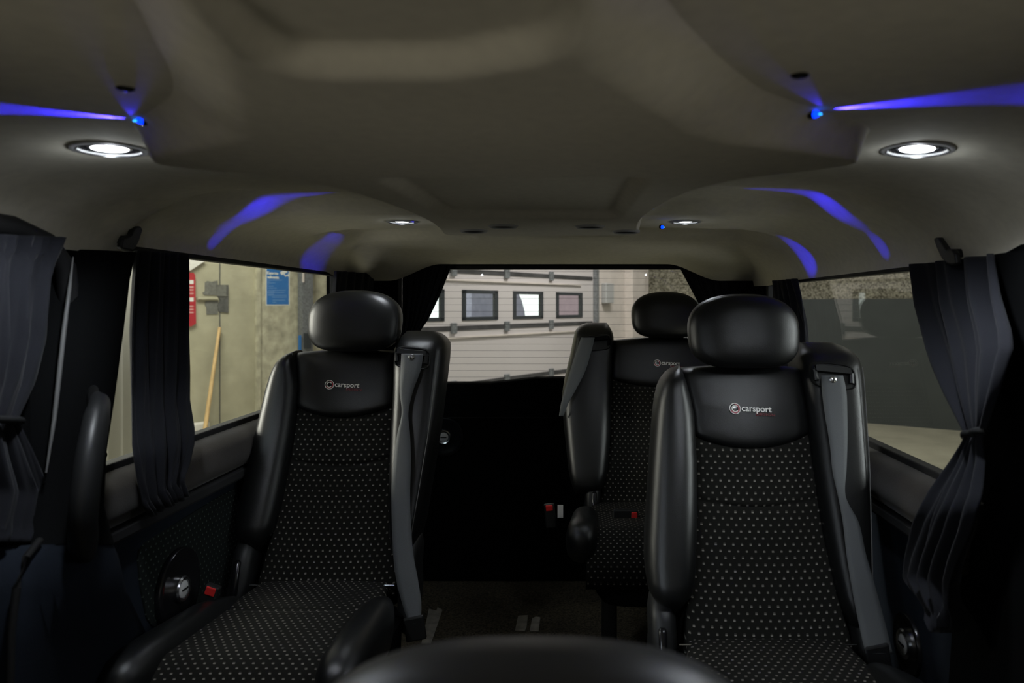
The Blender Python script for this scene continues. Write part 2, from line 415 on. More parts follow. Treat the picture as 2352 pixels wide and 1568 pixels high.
downlight(*LAMPS[1], 'lit round ceiling lamp with wide grey bezel, front right of the roof console', 9)
downlight(*LAMPS[2], 'small lit ceiling lamp on the rear rib, left of the console tail', 2)
downlight(*LAMPS[3], 'small lit ceiling lamp on the rear rib, right of the console tail', 2)
for px, py, Y, lb in ((1088, 529, 1.672, 'leftmost of the four unlit ringed spots at the console tail'), (1156, 517, 1.57, 'second unlit ringed spot from the left at the console tail'),
                      (1355, 518, 1.575, 'third unlit ringed spot from the left at the console tail'), (1438, 531, 1.685, 'rightmost of the four unlit ringed spots at the console tail')):
    x = (px-VX)*Y/F; c = V(x, Y, console_z(x-XC, Y))
    t = thing('ceiling_spot', c, lb, 'ceiling spot', 'unlit spots at the rear of the roof console')
    n = V(0, 0, -1)
    MB().disc(c, n, [(.025, -.001), (.025, .003), (.028, .0045), (.031, .002), (.032, -.001)], 32, False).build('bezel', M['ring'], t, smooth=True, angle=35)
    MB().disc(c, n, [(.0255, -.001), (.0255, .0022), (.012, .0012), (.002, .001)], 32).build('lens', M['dark'], t, smooth=True)
for (xr, y, r), lb in zip(VENTS, ('small dark fixing hole in the roof lining above the left blue light', 'small dark fixing hole in the roof lining above the right blue light')):
    c = V(XC+xr, y, ceil_z(XC+xr, y))
    t = thing('screw_cap', c, lb, 'screw cap', 'dark caps in the roof lining')
    MB().disc(c, (0, 0, -1), [(r, -.003), (r, .001), (r*.8, .002), (r*.55, .0005), (.001, .0005)], 20).build('cap', M['dark'], t, smooth=True, angle=40)
    MB().disc(c, (0, 0, -1), [(r*.4, 0), (r*.4, .0025), (r*.2, .003), (.0005, .003)], 12).build('screw', M['plastic'], t, smooth=True, angle=40)

def blue_led(x, y, z, side, label, beams):
    c = V(x, y, z)
    t = thing('blue_accent_light', c, label, 'accent light', 'blue accent lights on the roof console')
    d = V(side*.62, -.75, -.2).normalized()
    MB().disc(c-d*.004, d, [(.0052, -.002), (.0052, .003), (.0045, .0036), (.004, .002)], 20).build('socket', M['gloss'], t, smooth=True, angle=40)
    MB().disc(c-d*.002, d, [(.0042, 0), (.0040, .003), (.0030, .0055), (.0014, .0068), (.0003, .007)], 20).build('dome', M['blue'], t, smooth=True)
    MB().disc(c+d*.003, d, [(.0011, 0), (.0010, .0048), (.0003, .0052)], 14).build('core', M['bluecore'], t, smooth=True)
    for tgt, ang, pw, start in beams:
        l = bpy.data.lights.new('blue_beam', 'SPOT'); l.energy = pw; l.color = (.03, .02, 1); l.spot_size = math.radians(ang); l.spot_blend = .8; l.shadow_soft_size = .001
        o = bpy.data.objects.new('blue_beam', l); COL.objects.link(o); p = V(*start); o.location = p+V(0, 0, E)
        o.rotation_euler = (V(*tgt)-p).to_track_quat('-Z', 'Y').to_euler()
def roof_hit(px, py, console=True):
    Y = .3
    while Y < 2.74:
        p = W(px, py, Y); xr = p.x-XC
        if abs(xr) >= HW: return p
        z = ceil_z(p.x, Y)
        if console and abs(xr) < wid(Y, xr > 0) and Y < 1.805: z = min(z, console_z(xr, Y))
        if p.z >= z: return p
        Y += .002
    return p
for s, px, py, far, near, lb in ((-1, 324, 277, (60, 253), (296, 222), 'small glowing blue light on the left lobe of the roof console'),
                                 (1, 1872, 262, (2250, 222), (1835, 195), 'small glowing blue light on the right lobe of the roof console')):
    c = roof_hit(px, py); c = c*(1-.006/c.length)
    f_, n_ = roof_hit(*far, False), roof_hit(*near, False)
    st = c+V(s*.012, .002, .002); st.z = min(st.z, ceil_z(st.x, st.y)-.004)
    blue_led(c.x, c.y, c.z, s, lb, [(tuple(f_), 30, 8, tuple(st)), (tuple(c.lerp(f_, .35)+V(0, 0, .006)), 34, .5, tuple(st)), (tuple(n_), 18, .28, tuple(st))])
# pair halfway back (hidden by the console from the camera) and rear pair
for s, p1, p2, p3, lb in ((-1, (770, 438), (596, 474), (505, 540), 'blue light halfway back on the left flank of the roof console'), (1, (1650, 428), (1905, 470), (2022, 562), 'blue light halfway back on the right flank of the roof console')):
    a, b = roof_hit(*p1, False), roof_hit(*p2, False)
    y = a.y-.02; x = XC+s*(wid(y, s > 0)+.006); st = V(x+s*.004, y, .192)
    blue_led(x, y, .188, s, lb, [(tuple(b), 15, 11, tuple(st)), (tuple(a.lerp(b, .45)), 12, 3, tuple(st)), (tuple(roof_hit(*p3, False)), 7, 7, tuple(st))])
for s, p1, p2, lb in ((-1, (800, 530), (728, 582), 'blue light at the left tail corner of the roof console'), (1, (1775, 545), (1850, 588), 'blue light at the right tail corner of the roof console')):
    a, b = roof_hit(*p1, False), roof_hit(*p2, False)
    c = V(XC-.240, 1.715, .198) if s < 0 else W(1521, 521, 1.77)
    st = V(c.x+s*.006, c.y+.004, c.z)
    blue_led(c.x, c.y, c.z, s, lb, [(tuple(b), 13, 14, tuple(st))])

# ------------------------------------------------------------------ van walls, windows, floor
WZ0, WZ1 = -.30, .115       # side window opening
def sidewall(side):
    X = XL if side == 'left' else XR; s = -1 if side == 'left' else 1
    a, b = X, X+s*.05
    z0 = -.30 if side == 'left' else -.325
    mb = MB()
    mb.box((a, .2, FLOOR), (b, 2.95, z0))                 # below the window
    mb.box((a, .2, .13), (b, 2.95, .27))
    mb.box((a, .2, z0), (b, 1.235, .13)); mb.box((a, 2.60, z0), (b, 2.95, .13))
    mb.box((a, -1, FLOOR), (b, .2, -.30))
    mb.build('wall_'+side, M['softtrim'], kind='structure')
    wn = 'window_1' if side == 'left' else 'window_2'
    t = thing(wn, (X, 1.9, z0), None, None, kind='structure')
    MB().box((X+s*.022, 1.235, z0), (X+s*.026, 2.60, .13)).build('pane', M['glass'], t)
    fr = MB(); 
    for q in ((1.235, z0, 1.25, .13), (2.575, z0, 2.60, .13), (1.235, z0, 2.60, z0+.016), (1.235, (.100 if s < 0 else .068), 2.60, .13)):
        fr.box((X+s*.004, q[0], q[1]), (X+s*.03, q[2], q[3]))
    fr.build('frame', M['rubber'], t, bevel=.003)
    # padded sill roll
    zc = z0-.042; pts = []
    rings = []
    for i in range(15):
        y = 1.19+1.42*i/14; rings.append(se((X-s*.006, y, zc), .044, .046, 2.4, 24, V(1, 0, 0), V(0, 0, 1)))
    mb = MB().loft(rings)
    mb.build('window_sill_pad', M['suede'], smooth=True, angle=60, label=('brown suede padded roll under the left side window', 'brown suede padded roll under the right side window')[s > 0], cat='sill pad', group='padded rolls below the side windows')
    # ledge below
    MB().box((X, 1.19, z0-.112), (X-s*.040, 2.70, z0-.086)).build('trim_1' if s < 0 else 'trim_2', M['ledge'], bevel=.006, kind='structure')
    # lower lining
    MB().box((X, 1.15, FLOOR), (X-s*.020, 2.80, z0-.112)).build('trim_3' if s < 0 else 'trim_4', M['bluetrim'], bevel=.01, kind='structure')
sidewall('left'); sidewall('right')
MB().box((XL-.05, -1, FLOOR-.06), (XR+.05, 2.95, FLOOR)).build('floor', M['carpet'], kind='structure')
# cab front below the windscreen
MB().box((XL, -1.05, FLOOR), (XR, -1.0, -.8)).build('wall_front', M['softtrim'], kind='structure')
# rear wall and tailgate
RY = 2.84
mb = MB()
mb.box((XL, RY, -.40), (XC-.60, RY+.06, .2)); mb.box((XC+.60, RY, -.40), (XR, RY+.06, .2))
mb.box((XC-.60, RY, .150), (XC+.60, RY+.06, .27))
mb.build('wall_rear', M['softtrim'], kind='structure')
t = thing('door_1', (XC, RY, FLOOR), None, None, kind='structure')
# tailgate lining: its upper edge steps up to the right
prof = [(XL, -.298), (-.62, -.298), (-.33, -.297), (-.26, -.290), (-.16, -.279), (-.07, -.277), (XR, -.274)]
poly = [V(x, RY-.03, z) for x, z in prof]+[V(XR, RY-.03, FLOOR), V(XL, RY-.03, FLOOR)]
MB().prism(poly, (0, .08, 0)).build('lining', M['softtrim'], t, bevel=.008)
MB().box((XC-.55, RY-.036, -.43), (XC+.60, RY-.029, -.425)).build('seam', M['dark'], t)
t = thing('window_3', (XC, RY+.03, -.3), None, None, kind='structure')
MB().box((XC-.60, RY+.030, -.32), (XC+.60, RY+.034, .150)).build('pane', M['glass'], t)
hl = MB()
for k in range(17):
    z = .128-.0255*k; hl.box((XC-.58, RY+.0285, z), (XC+.58, RY+.0297, z+.0009))
hl.build('heating_wires', M['steelgrey'], t)['kind'] = 'stuff'
MB().box((XC-.62, RY-.005, .136), (XC+.62, RY+.03, .153)).build('frame', M['rubber'], t, bevel=.003)
# rear door lock
def lock(c, n, R, r, label, bez='bezel', oval=1.0):
    c = Vector(c); n = Vector(n).normalized(); t = thing('lock_knob', c, label, 'lock knob', 'round chrome lock knobs')
    up = V(0, 0, 1); a = n.cross(up).normalized()
    MB().loft([se(c+n*h, R*k, R*oval*k, 2.1, 40, a, up) for k, h in ((1.03, -.004), (1.03, .003), (1.0, .006), (.92, .007), (.8, .004), (.3, .004))]).build('bezel', M['gloss'], t, smooth=True, angle=40)
    MB().disc(c+n*.004, n, [(r, 0), (r, .006), (r*.9, .009), (r*.74, .008), (r*.72, .004), (r*.1, .004)], 32).build('collar', M['chrome'], t, smooth=True, angle=35)
    kn = MB().disc(c+n*.006, n, [(r*.66, 0), (r*.64, .005), (r*.5, .007), (r*.1, .0075)], 24).build('knob', M['ring'], t, smooth=True, angle=40)
    MB().obox(c+n*.0138, a*(r*.42), n*.001, up*(r*.07)).build('slot', M['dark'], kn)
lock(W(1020, 1003, RY-.032), (0, -1, 0), .073, .027, 'chrome lock knob in a round black bezel on the tailgate lining')
lock(WX(410, 1352, XL+.028), (1, 0, 0), .075, .026, 'chrome lock knob in an oval black bezel beside the left seat', oval=1.05)
lock(WX(2086, 1478, XR-.021), (-1, 0, 0), .055, .028, 'chrome lock knob low on the right side lining')
# dotted insert on left lining
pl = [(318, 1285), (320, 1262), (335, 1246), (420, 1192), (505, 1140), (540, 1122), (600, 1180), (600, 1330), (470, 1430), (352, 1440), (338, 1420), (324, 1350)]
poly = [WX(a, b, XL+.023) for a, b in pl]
MB().prism(poly, (-.006, 0, 0)).build('side_lining_insert', M['dots_shaded'], uvf=lambda p: (p.y, p.z), bevel=.002, label='dotted fabric insert set in the left side lining behind the lock knob', cat='trim insert')
# B pillars
def pillar_left():
    # inner face outline at X=-.77 (pillar) widening into the lower panel
    def q(px, py, X): return WX(px, py, X)
    t = thing('pillar_trim', (XL, 1.15, FLOOR), 'black pillar trim widening into a blue-black panel between sliding door and left window', 'pillar trim')
    left = [(192, 573, -.826), (190, 590, -.815), (178, 640, -.80), (160, 760, -.79), (143, 900, -.785), (128, 1040, -.78), (112, 1180, -.775), (88, 1250, -.765)]
    right = [(310, 580, -.826), (306, 597, -.815), (296, 640, -.80), (281, 760, -.79), (262, 900, -.785), (240, 1040, -.78), (236, 1160, -.775), (262, 1250, -.765)]
    rows = []
    for (a, b, X), (c, d, X2) in zip(left, right):
        A = q(a, b, X); B = q(c, d, X2); row = []
        row.append(V(XL-.02, A.y-.02, A.z))
        for k in range(9):
            f = k/8; p = A.lerp(B, f); p.x += .022*math.sin(math.pi*f)**.6; row.append(p)
        row.append(V(XL-.02, B.y+.03, B.z)); rows.append(row)
    MB().grid(rows).build('upper_cover', M['softtrim'], t, smooth=True, angle=70)
    l2 = [(86, 1250, -.765), (52, 1290, -.76), (40, 1360, -.755), (32, 1470, -.75), (28, 1620, -.745), (26, 1760, -.76)]
    r2 = [(260, 1250, -.765), (272, 1275, -.76), (292, 1360, -.755), (334, 1450, -.80), (215, 1620, -.805), (215, 1760, -.81)]
    rows = []
    for (a, b, X), (c, d, X2) in zip(l2, r2):
        A = q(a, b, X); B = q(c, d, X2); row = [V(XL-.02, A.y-.02, A.z)]
        for k in range(11):
            f = k/10; p = A.lerp(B, f); p.x += (.02 if b < 1400 else .004)*math.sin(math.pi*f)**.7; row.append(p)
        row.append(V(XL-.02, B.y+.02, B.z)); rows.append(row)
    MB().grid(rows).build('lower_panel', M['bluetrim'], t, smooth=True, angle=70)
    pts = [q(a, b, X) for a, b, X in ((168, 590, -.788), (160, 660, -.786), (147, 760, -.784), (136, 860, -.782), (125, 960, -.780), (106, 1085, -.776))]
    MB().tube(pts, [.001, .0026, .0034, .0034, .0030, .0012], 8).build('edge_highlight', M['greytrim'], t, smooth=True)  # pale tube stands in for the highlight along the door seal edge
    pts = [q(a, b, X) for a, b, X in ((92, 1240, -.762), (60, 1280, -.757), (38, 1350, -.752), (26, 1450, -.748), (22, 1600, -.742))]
    MB().tube(pts, .005, 8).build('door_seal', M['dark'], t, smooth=True)
    # grab handle
    g = thing('grab_handle', q(210, 1250, -.75), 'black vertical grab handle on the left pillar trim', 'grab handle')
    pts = [q(215, 912, -.765), q(230, 925, -.745), q(222, 960, -.725), q(208, 1040, -.715), q(196, 1130, -.712), q(190, 1200, -.715), q(192, 1245, -.725), q(196, 1268, -.75)]
    rs = []
    for i, p in enumerate(pts):
        r = (.012, .017, .020, .021, .021, .021, .022, .018)[i]; tt = (pts[min(i+1, 7)]-pts[max(i-1, 0)]).normalized()
        a = tt.cross(V(1, 0, 0)).normalized(); b = tt.cross(a).normalized(); rs.append(se(p, r, r*.8, 2.3, 20, a, b))
    MB().loft(rs).build('grip', M['plastic'], g, smooth=True, angle=60)
    MB().disc(q(207, 1238, -.745), (1, -.3, 0), [(.006, -.006), (.006, .004), (.004, .006), (.001, .006)], 16).build('screw', M['greytrim'], g, smooth=True)
    MB().loft([se(q(212, 915, -.775), .016, .022, 2.4, 20, V(0, 1, 0), V(0, 0, 1)), se(q(216, 915, -.755), .014, .02, 2.4, 20, V(0, 1, 0), V(0, 0, 1))]).build('mount', M['plastic'], g, smooth=True, angle=60)
    MB().loft([se(q(196, 1250, -.775), .020, .026, 2.4, 20, V(0, 1, 0), V(0, 0, 1)), se(q(196, 1255, -.735), .016, .022, 2.4, 20, V(0, 1, 0), V(0, 0, 1))]).build('mount', M['plastic'], g, smooth=True, angle=60)
pillar_left()
# sliding door behind the pillar
t = thing('door_2', (XL, .7, FLOOR), None, None, kind='structure')
MB().box((XL, .3, FLOOR), (XL+.02, 1.10, .118)).build('lining', M['softtrim'], t, bevel=.005)
MB().box((XL+.02, .3, FLOOR), (XL+.045, 1.0, -.35)).build('lower_lining', M['bluetrim'], t, bevel=.008)
MB().disc(WX(5, 1490, XL+.05), (1, 0, 0), [(.024, 0), (.024, .006), (.02, .01), (.016, .006), (.002, .007)], 28).build('lock_knob', M['chrome'], t, smooth=True, angle=35)
tr = MB(); 
tr.tube([V(XL+.02, .7, .115), V(XL+.02, 1.06, .112), V(XL+.02, 1.13, .095), V(XL+.02, 1.17, .06), V(XL+.02, 1.19, -.05)], .016, 10)
tr.build('trim_5', M['rubber'], smooth=True, kind='structure')
# right B pillar
t = thing('pillar_trim', (XR, 1.0, FLOOR), 'black pillar trim to the right of the knotted curtain', 'pillar trim')
rows = []
for py, pl_, X in ((585, 2275, .645), (700, 2290, .645), (800, 2305, .64), (900, 2310, .64), (1010, 2320, .64), (1200, 2240, .635), (1400, 2190, .63), (1700, 2170, .625)):
    A = WX(pl_, py, X); row = [V(XR+.02, A.y+.06, A.z), V(X+.03, A.y+.02, A.z)]
    for k in range(8):
        row.append(V(X-.006*k/7-.012*math.sin(math.pi*k/7), A.y-.06*k, A.z*(1-0*k)))
    row.append(V(XR+.02, A.y-.45, A.z)); rows.append(row)
MB().grid(rows).build('cover', M['softtrim'], t, smooth=True, angle=70)
# coat hooks on the headliner flanges
def hook(pl, X, s, label):
    cx = sum(p[0] for p in pl)/len(pl); cy = sum(p[1] for p in pl)/len(pl)
    t = thing('coat_hook', WX(cx, cy, X), label, 'coat hook', 'black coat hooks on the roof lining')
    MB().prism([WX(a, b, X) for a, b in pl], (-s*.010, 0, 0)).build('hook', M['plastic'], t, bevel=.003)
    c = WX(cx, cy, X); MB().box((c.x-s*.001, c.y-.008, c.z-.010), (c.x+s*.02, c.y+.008, c.z+.004)).build('mount', M['plastic'], t, bevel=.002)
hook([(300, 520), (311, 519), (317, 527), (308, 554), (299, 571), (291, 575), (270, 572), (266, 567), (270, 547), (282, 543), (290, 538), (294, 527)], -.812, -1, 'black coat hook on the roof lining above the left curtain')
hook([(2156, 548), (2161, 545), (2168, 545), (2187, 572), (2199, 571), (2207, 582), (2210, 606), (2201, 609), (2188, 606), (2175, 593), (2164, 571)], .640, 1, 'black coat hook on the roof lining above the knotted right curtain')

# ------------------------------------------------------------------ curtains
def curtain(name_label, L, R, X, folds, amp, tie=None, mat_='curtain', base=None, ruffle=True, nu=70, planeY=None, xamp=None, header=False, tie_r=.012):
    """L and R are the left and right outlines (pixel x, pixel y); X the wall distance (or a function of v)"""
    nv = 60
    def pol(P, v):
        ys_ = [p[1] for p in P]; y = ys_[0]+(ys_[-1]-ys_[0])*v
        return lin([(p[1], p[0]) for p in P], y), y
    ph = random.random()*6; rows = []
    for j in range(nv+1):
        v = j/nv; lx, ly = pol(L, v); rx, ry = pol(R, v); row = []
        for i in range(nu+1):
            u = i/nu; px = lx+(rx-lx)*u; py = ly+(ry-ly)*u
            k = math.sin(2*math.pi*folds*u+ph+1.2*math.sin(3*v+ph))+.45*math.sin(2*math.pi*folds*2.3*u+2*ph+2*v)
            a = amp
            if tie: a *= .35+.65*min(1, abs(v-tie)*5)
            if ruffle and v > .93: k += 1.0*math.sin(2*math.pi*folds*3.1*u)*sm(.93, .97, v)
            if header and v < .09: k += 1.3*math.sin(2*math.pi*folds*2.7*u+9*v)*(1-sm(.05, .09, v))
            if planeY is None:
                XX = X(u, v) if callable(X) else X
                p = WX(px, py, XX); p.x += -math.copysign(1, XX)*a*k
            else:
                p = W(px, py, planeY); p.y -= a*k
            row.append(p)
        rows.append(row)
    mb = MB().grid(rows); b = rows[-1][nu//2]
    t = thing('curtain', b, name_label, 'curtain', 'dark pleated curtains of the van')
    mb.build('cloth', M[mat_], t, smooth=True, solid=.003, angle=80)
    if tie:
        j = int(tie*nv); a, c = rows[j][0], rows[j][nu]
        pts = [a+(a-c)*.04]+[rows[j][int(nu*f)]+(V(-math.copysign(.010, a.x), 0, 0) if planeY is None else V(0, -.012, 0)) for f in (.1, .3, .5, .7, .9)]+[c+(c-a)*.04]
        MB().tube(pts, tie_r*.45, 8).build('tieback', M['plastic'], t, smooth=True)
    return t
curtain('tied dark curtain on the sliding door at the far left', [(-260, 525), (-230, 700), (-200, 900), (-150, 965), (-190, 1050), (-230, 1245)],
        [(140, 545), (112, 640), (100, 780), (74, 880), (38, 962), (70, 1030), (110, 1130), (92, 1215), (80, 1245)], lambda u, v: -.79, 7, .006, tie=.61, header=True)
curtain('straight dark curtain hanging between the left pillar and side window', [(308, 574), (303, 640), (297, 760), (297, 900), (299, 1020), (312, 1100), (330, 1165), (345, 1185)],
        [(432, 585), (434, 700), (433, 850), (430, 920), (438, 985), (436, 1020), (424, 1070), (412, 1100), (424, 1140)], lambda u, v: -.820+.062*sm(.5, .80, v), 4.2, .006, nu=90)
curtain('dark curtain gathered at the rear end of the left window', [(772, 622), (768, 660), (762, 760), (760, 900)], [(855, 628), (850, 700), (845, 800), (842, 900)], -.765, 4, .008, ruffle=False)
curtain('dark curtain swept aside at the left of the rear window', [(925, 612), (926, 680), (926, 760), (924, 900)], [(1038, 608), (1014, 670), (985, 732), (960, 768), (930, 830), (944, 900)], None, 6, .008, planeY=RY-.04, ruffle=False)
curtain('dark curtain swept aside at the right of the rear window', [(1560, 612), (1585, 660), (1606, 700), (1640, 790), (1648, 880)], [(1712, 620), (1712, 680), (1706, 720), (1700, 800), (1698, 880)], None, 6, .008, planeY=RY-.04, ruffle=False)
curtain('blue-grey lit curtain at the rear end of the right window', [(1772, 645), (1778, 700), (1790, 770), (1795, 900)], [(1830, 640), (1842, 680), (1853, 740), (1858, 800), (1850, 900)], .64, 4, .008, ruffle=False)
curtain('dark knotted curtain hanging in front of the right pillar', [(2105, 607), (2120, 700), (2150, 800), (2186, 900), (2222, 985), (2226, 1003), (2196, 1060), (2152, 1130), (2118, 1200), (2096, 1280), (2088, 1330), (2140, 1400), (2170, 1450)],
        [(2300, 583), (2312, 680), (2332, 760), (2334, 800), (2312, 860), (2285, 930), (2262, 990), (2256, 1005), (2264, 1060), (2260, 1130), (2236, 1220), (2206, 1290), (2190, 1340), (2186, 1400), (2180, 1452)],
        lambda u, v: .645-.055*sm(0, .45, v)-.035*sm(.5, .7, v)-.03*u*math.sin(math.pi*min(1, v*1.6)), 3.2, .012, tie=.473, nu=100)
# light curtain wall portion between right window rear and tailgate / left rear: pillar covers
for s, X, lb in ((-1, XL, 'black rear corner pillar cover left of the rear window'), (1, XR, 'black rear corner pillar cover right of the rear window')):
    mb = MB(); mb.prism([V(X, 2.60, FLOOR), V(X-s*.03, 2.62, FLOOR), V(X-s*.05, RY-.06, FLOOR), V(X, RY-.06, FLOOR)], (0, 0, 1.13 if s < 0 else 1.11))
    mb.build('corner_cover', M['softtrim'], bevel=.012, label=lb, cat='pillar trim')

# ------------------------------------------------------------------ seats
def seat(label, X0, yb, ztop, zb, mirror, dz=0, ys=.121, hwL=None, ext=0.0, post=False, hr_z=.038, hrx=.115, belt_pts=None, flare=0, cext=0, hro=.012, depth=.47, buckles=(), zc=None):
    """X0 seat centre, yb front of the backrest at the cushion, zb its height, mirror=-1 puts the belt tower left"""
    m = mirror
    K = .346; 
    def Yf(z): return yb+(z-zb)*K
    def P(x, y, z): return V(X0+m*x, y, z)
    zc = zb if zc is None else zc
    t = thing('van_seat', (X0, yb, FLOOR), label, 'seat', 'black leather van seats with dotted centres')
    sl = lambda z: -(lin([(-.64, .150), (-.55, .136), (-.45, .124), (-.30, .117), (-.22, .118), (-.116, .136)], z-zt)+ext*.5)
    zt = ztop+.116
    sr = lambda z: lin([(-.64, .160), (-.55, .146), (-.45, .130), (-.30, .121), (-.22, .118), (-.116, .112)], z-zt)+ext*.5
    def zy(x):                                   # lower edge of the yoke
        return ztop-.139-.024*(1-min(1, (x/(.118+ext*.5))**2))
    # ---- backrest core (shell behind)
    rs = []
    for i in range(13):
        z = zb-.06+(ztop-.02-zb+.06)*i/12; y = Yf(z)
        rs.append(se(P(0, y+.075, z), .165+ext*.5, .05, 5, 28))
    MB().loft(rs).build('back_shell', M['softtrim'], t, smooth=True)
    def panel(name, material, fz0, fz1, off, nu=48, nv=48, seam=None, pil=.010, uv=False):
        rows = []
        for j in range(nv+1):
            v = j/nv; row = []
            for i in range(nu+1):
                u = i/nu
                zm = fz0(0)+(fz1(0)-fz0(0))*v
                xl, xr_ = sl(zm)-.004, sr(zm)+.004; x = xl+(xr_-xl)*u
                z = fz0(x)+(fz1(x)-fz0(x))*v
                y = Yf(z)-off-.010*math.sin(math.pi*u)+.016*math.sin(math.pi*min(1, max(0, (z-zb)/(.42))))*.6
                ed = min(u, 1-u)*(xr_-xl); ev = min(v, 1-v)*abs(fz0(0)-fz1(0))
                y += pil*math.exp(-ed/.007)+pil*math.exp(-ev/.007)
                if seam: y += .006*math.exp(-((z-seam(x))/.004)**2)
                row.append(P(x, y, z))
            rows.append(row)
        mb = MB().grid(rows)
        n = nu+1; tot = len(mb.v); back = [V(p.x, p.y+.05, p.z) for p in mb.v]
        # close the sides so the pad has thickness
        bd = [i for i in range(n)]+[j*n+nu for j in range(1, nv+1)]+[nv*n+i for i in range(nu-1, -1, -1)]+[j*n for j in range(nv-1, 0, -1)]
        ring = [mb.v[i] for i in bd]; base = len(mb.v)
        mb.v += [V(p.x, p.y+.05, p.z) for p in ring]
        L = len(bd)
        for k in range(L): mb.f.append((bd[k], bd[(k+1) % L], base+(k+1) % L, base+k))
        mb.f.append(tuple(base+k for k in range(L)))
        return mb.build(name, material, t, smooth=True, angle=75, uvf=(lambda p: (p.x-X0, p.z*1.06)) if uv else None)
    back = panel('backrest_panel', M['dots'], lambda x: zy(x)+.004, lambda x: zb-.035, 0, 48, 80, seam=lambda x: ztop-.255-.016*(1-(x/.13)**2), uv=True)
    yk = panel('backrest_yoke', M['leather'], lambda x: ztop-.006*(x/.13)**2, zy, .006, 48, 30, pil=.014)
    # ---- outer bolster (no tower side)
    xo = [(-.58, .185), (-.55, .212), (-.52, .219), (-.47, .222), (-.40, .215), (-.30, .205), (-.20, .194), (-.165, .186), (-.14, .173), (-.125, .157), (-.118, .140)]
    xi = [(-.58, .160), (-.55, .138), (-.50, .125), (-.40, .117), (-.30, .112), (-.20, .113), (-.14, .128), (-.118, .136)]
    rs = []
    zs = [-.585, -.582, -.572, -.555, -.535, -.51, -.48, -.44, -.40, -.35, -.30, -.25, -.21, -.18, -.16, -.145, -.132, -.124, -.119, -.117]
    for z in zs:
        a, b = -lin(xo, z)-ext*.5, -lin(xi, z)-ext*.5; Z = z+zt
        k = 1
        if z < -.535: k = math.sqrt(max(.02, 1-((-.535-z)/.0505)**2))
        if z > -.145: k = max(.3, math.sqrt(max(.02, 1-((z+.145)/.0285)**2)))
        rs.append(se(P((a+b)/2, Yf(Z)+.028+(.02 if z < -.55 else 0), Z), abs(a-b)/2*max(.3, k if z < -.5 else 1)+.001, .066*k, 2.7, 32))
    MB().loft(rs).build('side_bolster', M['leather'], t, smooth=True, angle=70)
    # piping along the inner seam
    MB().tube([P(sl(z+zt)-.002, Yf(z+zt)-.010+.012*(z < -.5), z+zt) for z in (-.12, -.15, -.2, -.25, -.3, -.36, -.42, -.48, -.54)], .0022, 6).build('piping', M['plastic'], back, smooth=True)
    # ---- tower bolster with belt exit
    ti = [(-.60, .165), (-.55, .142), (-.45, .130), (-.30, .122), (-.20, .119), (-.125, .112), (-.10, .117), (-.085, .124), (-.069, .135)]
    to = [(-.60, .190), (-.55, .208), (-.45, .220), (-.30, .236), (-.13, .247), (-.10, .245), (-.085, .236), (-.075, .222), (-.069, .205)]
    rs = []
    zs = [-.602, -.598, -.585, -.565, -.53, -.48, -.42, -.36, -.30, -.24, -.18, -.14, -.115, -.10, -.09, -.082, -.075, -.0705, -.0685]
    for z in zs:
        a, b = lin(ti, z)+ext*.5, lin(to, z)+ext*.5+flare*sm(.08, .34, -z); Z = z+zt
        k = 1
        if z < -.565: k = math.sqrt(max(.03, 1-((-.565-z)/.038)**2))
        if z > -.115: k = max(.25, math.sqrt(max(.03, 1-((z+.115)/.047)**2)))
        tilt = 0
        rs.append(se(P((a+b)/2, Yf(Z)+.052, Z), (b-a)/2, .085*k, 3.6, 36))
    tower = MB().loft(rs).build('belt_tower', M['leather'], t, smooth=True, angle=70)
    # stitched edge line of the tower
    MB().tube([P(lin(to, z)+ext*.5-.012, Yf(z+zt)-.029, z+zt) for z in (-.115, -.14, -.2, -.26, -.32, -.38, -.44, -.5, -.55)], .0012, 6).build('piping', M['greytrim'], tower, smooth=True)
    # belt guide
    gx = .180+ext*.5; gz = ztop-.012
    gy = Yf(gz)-.036
    gd = MB(); c = P(gx-.01, gy, gz); up = V(0, K, 1).normalized(); rx = V(m, 0, -.10 if m > 0 else -.10).normalized(); nn = rx.cross(up)
    gd.tube([c+rx*-.036+up*-.016, c+rx*-.038+up*.004, c+rx*-.03+up*.012, c+rx*.03+up*.012, c+rx*.038+up*.004, c+rx*.036+up*-.016], .0058, 8)
    gd.obox(c+up*.009, rx*.036, up*.006, nn*.007)
    gd.build('belt_guide', M['plastic'] if not post else M['softtrim'], t, smooth=True, angle=40)
    if not post:
        MB().tube([c+rx*-.03+up*.016-V(0, .004, 0), c+rx*.028+up*.016-V(0, .004, 0)], .0018, 6).build('guide_bar', M['chrome'], t, smooth=True)
    MB().loft([se(c+rx*.002+up*-.004+V(0, .004+h, 0), .046*k, .028*k, 4, 28, rx, up) for k, h in ((1, .02), (1, .0), (.93, -.004), (.88, -.001), (.4, -.001))]).build('guide_bezel', M['plastic'], t, smooth=True, angle=45)
    # recliner covers
    for sgn, x in ((-1, -.192-ext*.5), (1, .188+ext*.5)):
        rs = []
        for z, k in ((-.545, .5), (-.555, .85), (-.575, 1), (-.62, 1), (-.66, .95), (-.70, .9), (-.73, .8), (-.745, .4)):
            Z = z+zt; rs.append(se(P(x+sgn*.006*(z < -.65), Yf(Z)+.035, Z), .026*k, .055*k, 3, 24))
        rc = MB().loft(rs).build('recliner_cover', M['plastic'], t, smooth=True, angle=60)
        Z = -.62+zt
        MB().loft([se(P(x-.004, Yf(Z+q)-.018, Z+q), .008*k, .010*k, 3, 16) for q, k in ((.035, .6), (.03, 1), (-.035, 1), (-.045, .6))]).build('release_lever', M['gloss'], rc, smooth=True, angle=60)
